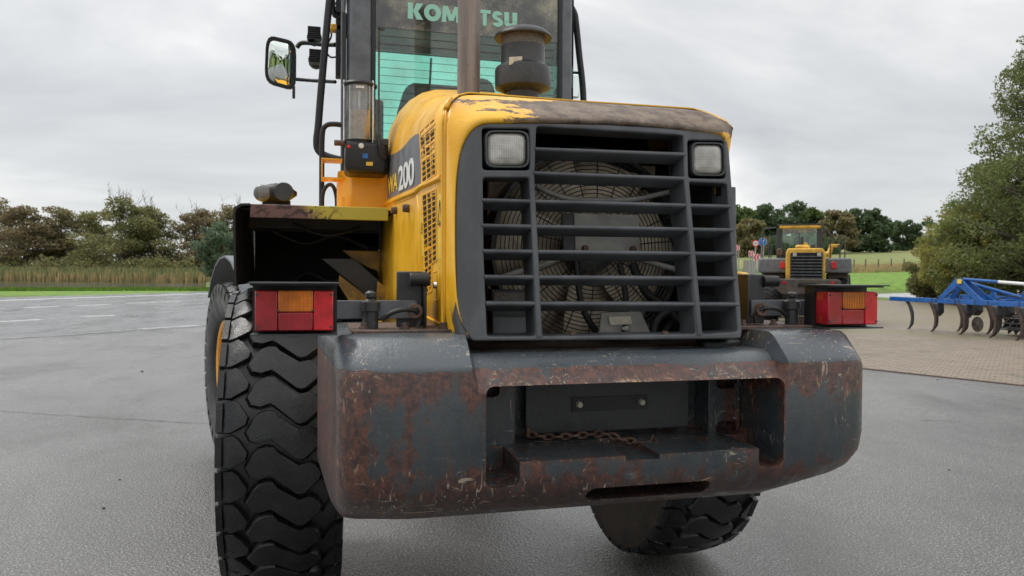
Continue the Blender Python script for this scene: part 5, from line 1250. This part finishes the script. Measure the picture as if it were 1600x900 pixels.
m_ = MB(); p = atY(527, 44, .62); m_.box(p[0]-.035, p[0]+.03, .60, .66, p[2]-.018, p[2]+.018); m_.build('hinge', 'yellow_paint', ld, bevel=.006)
m_ = MB(); p = atY(540, 40, .55); m_.box(p[0]-.010, p[0]+.018, .52, .60, p[2]-.055, p[2]+.055); m_.build('door_lock', 'black_plastic', ld, bevel=.006)
for px, py in ((530, 5), (529, 15)): m_ = MB(); p = Gq(px, py, .6); m_.lathe([(.001, -.02), (.02, -.02), (.022, .02), (.001, .02)], p, 'Y', 10); m_.build('clamp', 'dark_metal', ld)
# right handrail, right mirror edge
pipe('handrail', [Gq(880, 6, .6), Gq(889, 8, .6), Gq(897, 20, .6), Gq(900, 36, .6), Gq(905, 85, .6), Gq(910, 130, .6), Gq(912, 165, .6)], .019)
pipe('handrail', [Gq(884, 113, .62), Gq(906, 114, .62)], .008)
t = bpy.data.objects.new('wing_mirror', None); COL.objects.link(t); t.parent = ld
m_ = MB(); c = atY(900, -14, .9); m_.box(c[0]-.06, c[0]+.08, .86, .92, c[2]-.03, c[2]+.25); m_.build('mirror_housing', 'black_plastic', t, bevel=.03)
# side mirror glass / small window visible right of the cab
m_ = MB(); c = atY(894, 135, .9); m_.box(c[0]-.035, c[0]+.035, .86, .9, c[2]-.08, c[2]+.07); m_.build('small_mirror', 'mirror_glass', ld, bevel=.01)

# ---------------- exhaust pipe and air pre-cleaner
m_ = MB(); EX = atY(732.5, 100, -.35); m_.lathe([(.052, 1.9), (.050, 2.2), (.049, 2.5), (.051, 2.75), (.052, 3.1), (.048, 3.1), (.046, 1.9)], (EX[0], -.35, 0), 'Z', 28); m_.build('exhaust_pipe', 'exhaust_steel', ld, sm=50)
AY = -.45; A0 = atY(817, 100, AY); ac = bpy.data.objects.new('air_precleaner', None); COL.objects.link(ac); ac.parent = ld
def az_(y): return atY(817, y, AY)[2]
zc = lambda y: az_(y)
m_ = MB(); m_.lathe([(.001, zc(150)-.1), (.06, zc(150)-.1), (.07, zc(146)), (.119, zc(139)), (.121, zc(133)), (.121, zc(112)), (.116, zc(107.5)), (.099, zc(104)), (.095, zc(101)), (.095, zc(75)), (.001, zc(75))], (A0[0], AY, 0), 'Z', 40); m_.build('cleaner_bowl', 'dark_metal', ac, sm=35)
m_ = MB(); m_.lathe([(.001, zc(76)), (.092, zc(76)), (.094, zc(53)), (.001, zc(53))], (A0[0], AY, 0), 'Z', 40); m_.build('cleaner_screen', 'perforated', ac, sm=35)
m_ = MB(); m_.lathe([(.09, zc(60)), (.122, zc(61.5)), (.125, zc(60)), (.122, zc(57)), (.10, zc(50)), (.05, zc(47)), (.001, zc(46.5)), (.001, zc(49)), (.09, zc(55))], (A0[0], AY, 0), 'Z', 40); m_.build('cleaner_cap', 'dark_metal', ac, sm=35)
a_ = atY(796, 93, AY-.095); m_ = MB(); m_.prism([tuple(atY(x, y, AY-.0965)) for x, y in ((796, 89), (816, 88), (816, 99.5), (796, 101))], (0, .006, 0)); m_.build('cleaner_label', 'label_paper', ac, sm=0)
# ================================================================== PARKED LOADER IN THE BACKGROUND
D2 = 23.0; X2, Y2 = PX(1257, D2); azr = math.atan2(X2-CAM[0], Y2-CAM[1])
l2 = thing('wheel_loader', 'yellow and grey wheel loader with cab parked on the brick paving in the background', 'wheel loader', (X2, Y2, 0), -azr)
def q2(px): return (px-1257)*D2/F
def z2(y): return 1.415 - (y - 436.5)*D2/F
def b2(name, x0, x1, y0, y1, ya, yb, mat, parent=l2, bevel=.02):
    m_ = MB(); m_.box(q2(x0), q2(x1), ya, yb, z2(y1), z2(y0)); return m_.build(name, mat, parent, bevel=bevel)
cab2 = bpy.data.objects.new('cab', None); COL.objects.link(cab2); cab2.parent = l2
b2('cab_roof', 1217, 1281, 350, 355.5, 1.2, 2.9, 'yellow_far', cab2, .04); b2('roof_rack', 1214, 1285, 348.3, 349.6, 1.2, 2.9, 'dark_metal', cab2, .01)
for a, b in ((1213, 1222), (1275, 1283)): b2('cab_pillar', a, b, 355, 408, 1.3, 1.5, 'dark_metal', cab2)
for a, b in ((1216, 1220), (1278, 1282)): b2('cab_pillar', a, b, 355, 408, 2.7, 2.85, 'dark_metal', cab2)
b2('rear_window', 1221, 1276, 356, 392, 1.34, 1.36, 'cab_glass', cab2, 0); b2('cab_base', 1214, 1283, 391, 430, 1.4, 2.8, 'dark_metal', cab2)
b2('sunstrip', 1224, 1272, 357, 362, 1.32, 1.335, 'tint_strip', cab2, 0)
b2('seat_back', 1240, 1256, 366, 395, 1.9, 2.1, 'seat_fabric', cab2, .08); b2('head_rest', 1258, 1264, 367, 392, 1.8, 1.9, 'seat_fabric', cab2, .04)
m_ = MB(); m_.loft([[(q2(x), ya, z2(y)) for x, y in ((1230.5, 440), (1230.5, 398), (1234, 392.5), (1281, 392.5), (1285.5, 398), (1285.5, 440))] for ya in (-1.2, 1.3)]); m_.build('hood', 'yellow_far', l2, bevel=.03)
b2('hood_hump', 1243, 1264, 386, 392.5, -.6, .6, 'yellow_far', l2, .08); b2('hood_box', 1254, 1261, 382, 388, -.2, .2, 'yellow_far', l2, .03); b2('air_intake', 1266, 1272, 384, 392.5, -.3, -.05, 'dark_metal', l2, .04); b2('rear_wiper', 1248, 1249, 362, 388, 1.30, 1.32, 'black_plastic', cab2, 0); b2('exhaust_pipe', 1250, 1255, 372, 388, -.4, -.25, 'dark_metal', l2, .03)
g2 = b2('grille', 1237, 1281.5, 399, 439, -1.26, -1.15, 'black_inner', l2, .02)
for i in range(8): y = 405 + i*4.6; m_ = MB(); m_.box(q2(1238), q2(1281), -1.31, -1.24, z2(y)-.016, z2(y)+.016); m_.build('slat', 'grille_plastic', g2, bevel=.006)
for a in (1240.5, 1274): b2('headlight', a, a+5.5, 400, 405, -1.33, -1.25, 'lens_clear', l2, .015)
cw2 = MB(); cw2.loft([[(q2(x), ya, z2(y)) for x, y in ((1217, 452), (1217, 441), (1221, 438), (1302, 438.5), (1306, 441), (1306, 452), (1296, 461), (1226, 461))] for ya in (-1.55, -.7)]); cw2 = cw2.build('counterweight', 'dusty_rubber', l2, bevel=.03)
b2('tow_slot', 1248, 1274, 444.5, 450, -1.57, -1.5, 'black_inner', cw2, 0)
for a in (1226, 1292): b2('reflector', a, a+6, 441.5, 446, -1.57, -1.54, 'lens_red', cw2, .005)
for s_, (a, b) in enumerate(((1189, 1231), (1285, 1323))):
    f_ = b2('mudguard', a, b, 406, 429, -.3, 1.3, 'grey_panel', l2, .05)
    c = 1225 if s_ == 0 else 1298.5
    tl_ = b2('tail_light', c-3.5, c+3.5, 412, 422, -.36, -.29, 'lens_red_bright', l2, .01)
    b2('mudguard_skirt', a+4, b-3, 429, 452, .0, 1.2, 'dusty_rubber', l2, .05)
def wheel2(x, y, s_):
    w = bpy.data.objects.new('wheel', None); COL.objects.link(w); w.parent = l2; w.location = (x, y, .78); w.rotation_euler = (0, 0, 0 if s_ < 0 else math.pi); w.scale = (1.15,)*3
    for o in ty0: c = o.copy(); COL.objects.link(c); c.parent = w
for s_ in (-1, 1):
    wheel2(s_*1.03, .45, s_); wheel2(s_*1.03, 3.6, s_)
m_ = MB(); m_.box(-.5, .5, -1, 4.4, .6, 1.3); m_.build('chassis', 'dark_metal', l2)
m_ = MB(); m_.loft([[(x, 5.4, .05), (x, 5.1, .3), (x, 5.0, 1.0), (x, 5.6, 1.3), (x, 5.65, 1.25), (x, 5.1, 1.0), (x, 5.2, .35), (x, 6.0, .02)] for x in (-1.35, 1.35)]); m_.build('bucket', 'dark_metal', l2)
m_ = MB(); m_.box(-.25, .25, 3.4, 5.2, 1.2, 1.5); m_.build('lift_arm', 'yellow_far', l2)
def rail2(pts): m_ = MB(); m_.tube([(q2(x), .4, z2(y)) for x, y in pts], .02, 6); m_.build('handrail', 'dark_metal', l2, sm=60)
rail2([(1192, 430), (1193, 372), (1214, 370)]); rail2([(1203, 406), (1203, 384)]); rail2([(1206, 406), (1207, 384), (1214, 383)]); rail2([(1194, 358), (1214, 356)]); rail2([(1195, 358), (1193, 372)])
rail2([(1294, 406), (1294, 372), (1315, 372), (1315, 406)]); rail2([(1308, 406), (1308, 372)]); rail2([(1283, 357), (1298, 372)]); rail2([(1283, 350), (1286, 372)])
m_ = MB(); m_.loft([[(q2(1215)+.0, .6, z2(390)), (q2(1221), .6, z2(388)), (q2(1224), .6, z2(396)), (q2(1221), .6, z2(402)), (q2(1214), .6, z2(400))], [(q2(1215)+.0, .8, z2(390)), (q2(1221), .8, z2(388)), (q2(1224), .8, z2(396)), (q2(1221), .8, z2(402)), (q2(1214), .8, z2(400))]]); m_.build('air_precleaner', 'rust_steel', l2, bevel=.03)
# yellow crane arm behind it
D3 = 30; X3, Y3 = PX(1298, D3); t = thing('crane_machine', 'small yellow crane arm of a machine standing behind the right mudguard of the parked loader', 'crane', (X3, Y3, 0), -azr)
def q3(px): return (px-1298)*D3/F
def z3(y): return 1.415 - (y-436.7)*D3/F
m_ = MB(); m_.tube([(q3(1284), 0, z3(402)), (q3(1295), 0, z3(398)), (q3(1299), 0, z3(387))], [.12, .10, .09], 8); m_.tube([(q3(1296), 0, z3(400)), (q3(1296), 0, -.05)], .08, 8); m_.build('arm', 'yellow_far', t, sm=50)
m_ = MB(); m_.box(q3(1295), q3(1311), -.1, .12, z3(389), z3(384)); m_.build('arm_head', 'yellow_far', t, bevel=.03)
m_ = MB(); m_.box(q3(1307), q3(1312), -.12, -.09, z3(389), z3(385)); m_.build('lamp', 'dark_metal', t, bevel=.01)
# yellow machine peeking out right beside the grille
D4 = 16; X4, Y4 = PX(1146, D4); t = thing('yellow_machine', 'yellow machine with red tail lamp half hidden behind the grille edge', 'machine', (X4, Y4, 0), -azr)
def q4(px): return (px-1146)*D4/F
def z4(y): return 1.415 - (y-436)*D4/F
m_ = MB(); m_.loft([[(q4(x), ya, z4(y)) for x, y in ((1110, 458), (1110, 426), (1155, 427), (1161, 432), (1163, 440), (1163, 450), (1158, 458))] for ya in (0, 2.2)]); bd = m_.build('machine_body', 'yellow_far', t, bevel=.03)
m_ = MB(); m_.box(q4(1152), q4(1160), -.05, .02, z4(442), z4(433)); m_.build('tail_light', 'lens_red_bright', t, bevel=.01)
m_ = MB(); m_.lathe([(.001, -.04), (.05, -.04), (.055, .02), (.001, .02)], (q4(1158), 0, z4(451)), 'Y', 14); m_.build('round_lamp', 'lens_amber', t)
for s_ in (.1, 1.8): m_ = MB(); m_.lathe([(.001, -.12), (.30, -.12), (.34, -.06), (.34, .06), (.30, .12), (.001, .12)], (q4(1146), s_+.2, .34), 'X', 24); m_.build('wheel', 'tyre_rubber', t)
m_ = MB(); m_.box(q4(1115), q4(1156), .1, 2.1, .35, z4(457)); m_.build('chassis', 'dark_metal', t)

# ================================================================== BLUE CULTIVATOR
Ap = np.array(PX(1393, 21.2)); Bp = np.array(PX(1604, 16.8)); u_ = (Bp-Ap)/np.linalg.norm(Bp-Ap); LB = float(np.linalg.norm(Bp-Ap))
rzc = math.atan2(u_[1], u_[0])
simple('tine_rust', (.06, .038, .032), .7, .4, 14)
cv = thing('cultivator', 'blue tine cultivator implement standing on the brick paving in front of the bushes', 'cultivator', (Ap[0], Ap[1], 0), rzc)
def lx(px):   # position along beam for picture column
    d = ray(px, hz(px)); A2 = np.array([[d[0], -u_[0]], [d[1], -u_[1]]]); s_ = np.linalg.solve(A2, Ap - CAM[:2]); return float(s_[1])
zb = .84
def beam(name, x0, x1, y, z, s_=.12, mat='blue_paint'): m_ = MB(); m_.box(x0, x1, y-s_/2, y+s_/2, z-s_/2, z+s_/2); return m_.build(name, mat, cv, bevel=.008)
LBX = LB + .9
b0 = beam('front_beam', 0, LBX, 0, zb); beam('middle_beam', lx(1433), LBX, .75, zb+.02, .12); beam('rear_beam', .5, LBX, 1.4, zb+.1, .09)
for x in (lx(1470), lx(1532), lx(1590)): m_ = MB(); m_.box(x-.04, x+.04, .05, 1.45, zb-.02, zb+.06); m_.build('cross_beam', 'blue_paint', cv, bevel=.006)
m_ = MB(); a, ap, c = lx(1470), lx(1500), lx(1534)
za_ = 1.42
m_.prism([(a-.06, -.06, zb+.04), (a+.10, -.06, zb+.04), (ap, -.06, za_-.18), (c-.12, -.06, zb+.04), (c+.10, -.06, zb+.04), (ap+.09, -.06, za_), (ap-.09, -.06, za_)], (0, .03, 0)); m_.build('headstock', 'blue_paint', cv, bevel=.004)
m_ = MB(); m_.prism([(a-.06, .30, zb+.04), (a+.10, .30, zb+.04), (ap, .10, za_-.18), (c-.12, .30, zb+.04), (c+.10, .30, zb+.04), (ap+.09, .10, za_), (ap-.09, .10, za_)], (0, .03, 0)); m_.build('headstock', 'blue_paint', cv, bevel=.004)
m_ = MB(); m_.tube([(ap+.05, .05, za_-.01), (LBX, .6, za_-.20)], .038, 8); tb = m_.build('top_link', 'blue_paint', cv)
m_ = MB(); s0 = np.array((ap+.05, .05, za_-.01)); s1 = np.array((LBX, .6, za_-.20)); x1_ = (lx(1546)-ap)/(LBX-ap); x2_ = (lx(1583)-ap)/(LBX-ap); m_.tube([tuple(s0+(s1-s0)*x1_), tuple(s0+(s1-s0)*x2_)], .0395, 8); m_.build('white_sleeve', 'white_print', cv)
m_ = MB(); m_.tube([(ap-.05, .1, za_-.06), (lx(1469), .5, za_-.22), (lx(1460), .7, zb+.1)], .045, 8); m_.build('stay', 'blue_paint', cv)
m_ = MB(); m_.tube([(ap+.05, .1, za_-.08), (lx(1556), .8, zb+.12)], .045, 8); m_.build('stay', 'blue_paint', cv)
m_ = MB(); m_.box(ap-.0, ap+.14, -.085, -.075, za_-.12, za_-.01); m_.build('yellow_sticker', 'sticker_yellow', cv)
for x0, x1 in ((1398, 1402.5), (1422, 1440), (1563, 1585)): m_ = MB(); m_.box(lx(x0), lx(x1), -.056, -.052, zb-.032, zb+.032); m_.build('name_sticker', 'white_print', cv)
m_ = MB(); m_.box(lx(1515), lx(1523), -.056, -.052, zb-.03, zb+.03); m_.build('warning_sticker', 'sign_red', cv)
for x in (lx(1460), lx(1466), lx(1496), lx(1502), lx(1527), lx(1548), lx(1597)):
    m_ = MB(); m_.box(x-.012, x+.012, -.062, .06, zb-.06, zb+.06); m_.tube([(x, -.06, zb-.11), (x, -.06, zb+.06)], .012, 6); m_.build('clamp', 'dark_metal', cv)
def tine(x, y, h=.80, mat='rust_steel', w=.035):
    m_ = MB(); pts = [(y-.02, h), (y-.20, h-.12), (y-.24, h*.62), (y-.18, h*.36), (y-.08, h*.16), (y-.24, .01)]
    P_ = smooth_path([(x, a, b) for a, b in pts], 4); rg = []
    for p in P_: rg.append([(p[0]-w/2, p[1]-.012, p[2]), (p[0]+w/2, p[1]-.012, p[2]), (p[0]+w/2, p[1]+.012, p[2]), (p[0]-w/2, p[1]+.012, p[2])])
    m_.loft(rg); m_.build('tine', mat, cv, bevel=.003)
def tine_side(x, y, mat, h=.80, w=.05):
    m_ = MB(); P_ = smooth_path([(x-.16, y, h), (x-.02, y, h*.80), (x+.06, y, h*.52), (x+.05, y, h*.25), (x-.02, y, .08), (x-.10, y, .02)], 4); rg = []
    for i, p in enumerate(P_):
        k = .10 if i < 8 else (.075 if i < 15 else .04); rg.append([(p[0]-k*.5, p[1]-w/2, p[2]), (p[0]+k*.5, p[1]-w/2, p[2]), (p[0]+k*.5, p[1]+w/2, p[2]), (p[0]-k*.5, p[1]+w/2, p[2])])
    m_.loft(rg); m_.build('tine', mat, cv, bevel=.004)
tine_side(lx(1424), 0, 'dark_metal'); 
for px in (1465, 1510, 1558, 1600):
    tine_side(lx(px)+.02, -.1, 'tine_rust'); tine_side(lx(px)-.06, .75, 'tine_rust'); 
    m_ = MB(); m_.prism([(lx(px)-.20, -.09, zb-.05), (lx(px)+.10, -.09, zb-.05), (lx(px)+.12, -.09, zb-.30), (lx(px)-.02, -.09, zb-.42), (lx(px)-.10, -.09, zb-.22)], (0, .22, 0)); m_.build('spring_box', 'dark_metal', cv, bevel=.03)
for px in (1443, 1489, 1537, 1582):
    tine_side(lx(px), .38, 'dark_metal', w=.04); m_ = MB(); m_.tube([(lx(px)-.16, .34, zb-.02), (lx(px)+.04, .34, zb-.34)], .045, 8); m_.build('spring', 'dark_metal', cv)
for px in (1487, 1534, 1580):
    tine_side(lx(px), 1.4, 'dark_metal'); m_ = MB(); m_.prism([(lx(px)-.20, .66, zb-.03), (lx(px)+.10, .66, zb-.03), (lx(px)+.12, .66, zb-.26), (lx(px)-.02, .66, zb-.38)], (0, .2, 0)); m_.build('spring_box', 'dark_metal', cv, bevel=.03)
for x0, x1, y_, h_ in ((1468, 1500, .2, .30), (1500, 1545, .3, .22), (1530, 1600, .5, .18)):
    m_ = MB(); m_.tube(smooth_path([(lx(x0), y_, zb+.08), (lx(x0)*.6+lx(x1)*.4, y_, zb+h_), (lx(x0)*.3+lx(x1)*.7, y_+.1, zb+.03), (lx(x1), y_, zb+.06)], 4), .014, 6); m_.build('hydraulic_hose', 'hose_rubber', cv, sm=60)
for px in (1512, 1560, 1595):
    m_ = MB(); m_.prism([(lx(px)-.12, .70, zb+.05), (lx(px)+.14, .70, zb+.05), (lx(px)+.08, .70, zb+.26), (lx(px)-.02, .70, zb+.30)], (0, .05, 0)); m_.build('bracket_plate', 'blue_paint', cv, bevel=.01)
m_ = MB(); m_.lathe([(.001, -.02), (.12, -.012), (.20, .0), (.12, .006), (.001, .0)], (lx(1481), .9, .24), 'Y', 20); m_.build('levelling_disc', 'disc_steel', cv, sm=50)
rl = MB(); rl.tube([(lx(1500), 1.5, .30), (LBX, 1.5, .30)], .06, 10); rl = rl.build('roller', 'dark_metal', cv)
for i in range(20):
    x = lx(1500) + .07 + i*.125
    if x > LBX: break
    m_ = MB(); pts = []
    for k in range(16):
        a = 2*math.pi*k/16 + i*.3; r_ = .33 if k % 2 else .22; pts.append((x-.012, 1.5+r_*math.cos(a), .33+r_*math.sin(a)))
    m_.prism(pts, (.024, 0, 0)); m_.build('roller_ring', 'disc_steel' if i % 3 else 'dark_metal', rl, sm=0)
for i in range(8):
    a = 2*math.pi*i/8; m_ = MB(); m_.tube([(lx(1500), 1.15+.17*math.cos(a), .32+.17*math.sin(a)), (LBX, 1.15+.17*math.cos(a), .32+.17*math.sin(a))], .018, 6); m_.build('roller_bar', 'dark_metal', cv)
# loose clods on the asphalt
for px, py, s_, lab in ((162, 795, .012, 'largest of the dark dirt crumbs low on the left of the asphalt'), (187, 750, .008, 'single dark dirt crumb above the largest one on the left asphalt'), (222, 581, .022, 'flat dark clod of dirt on the asphalt left of the front wheel'), (208, 575, .010, 'tiny dark clod just left of the flat clod near the front wheel'), (1483, 735, .009, 'dark dirt crumb on the asphalt right of the counterweight'), (1465, 594, .015, 'dark clod lying near the edge of the brick paving')):
    p = atZ(px, py, 0); m_ = MB(); m_.lathe([(.001, -s_*.2), (s_*.9, 0), (s_*.7, s_*.5), (.001, s_*.7)], (0, 0, 0), 'Z', 6); o = m_.build('dirt_clod', 'clod', sm=60); o.location = (p[0], p[1], .002)
    tag(o, lab, 'clod', 'dirt clods on the asphalt')
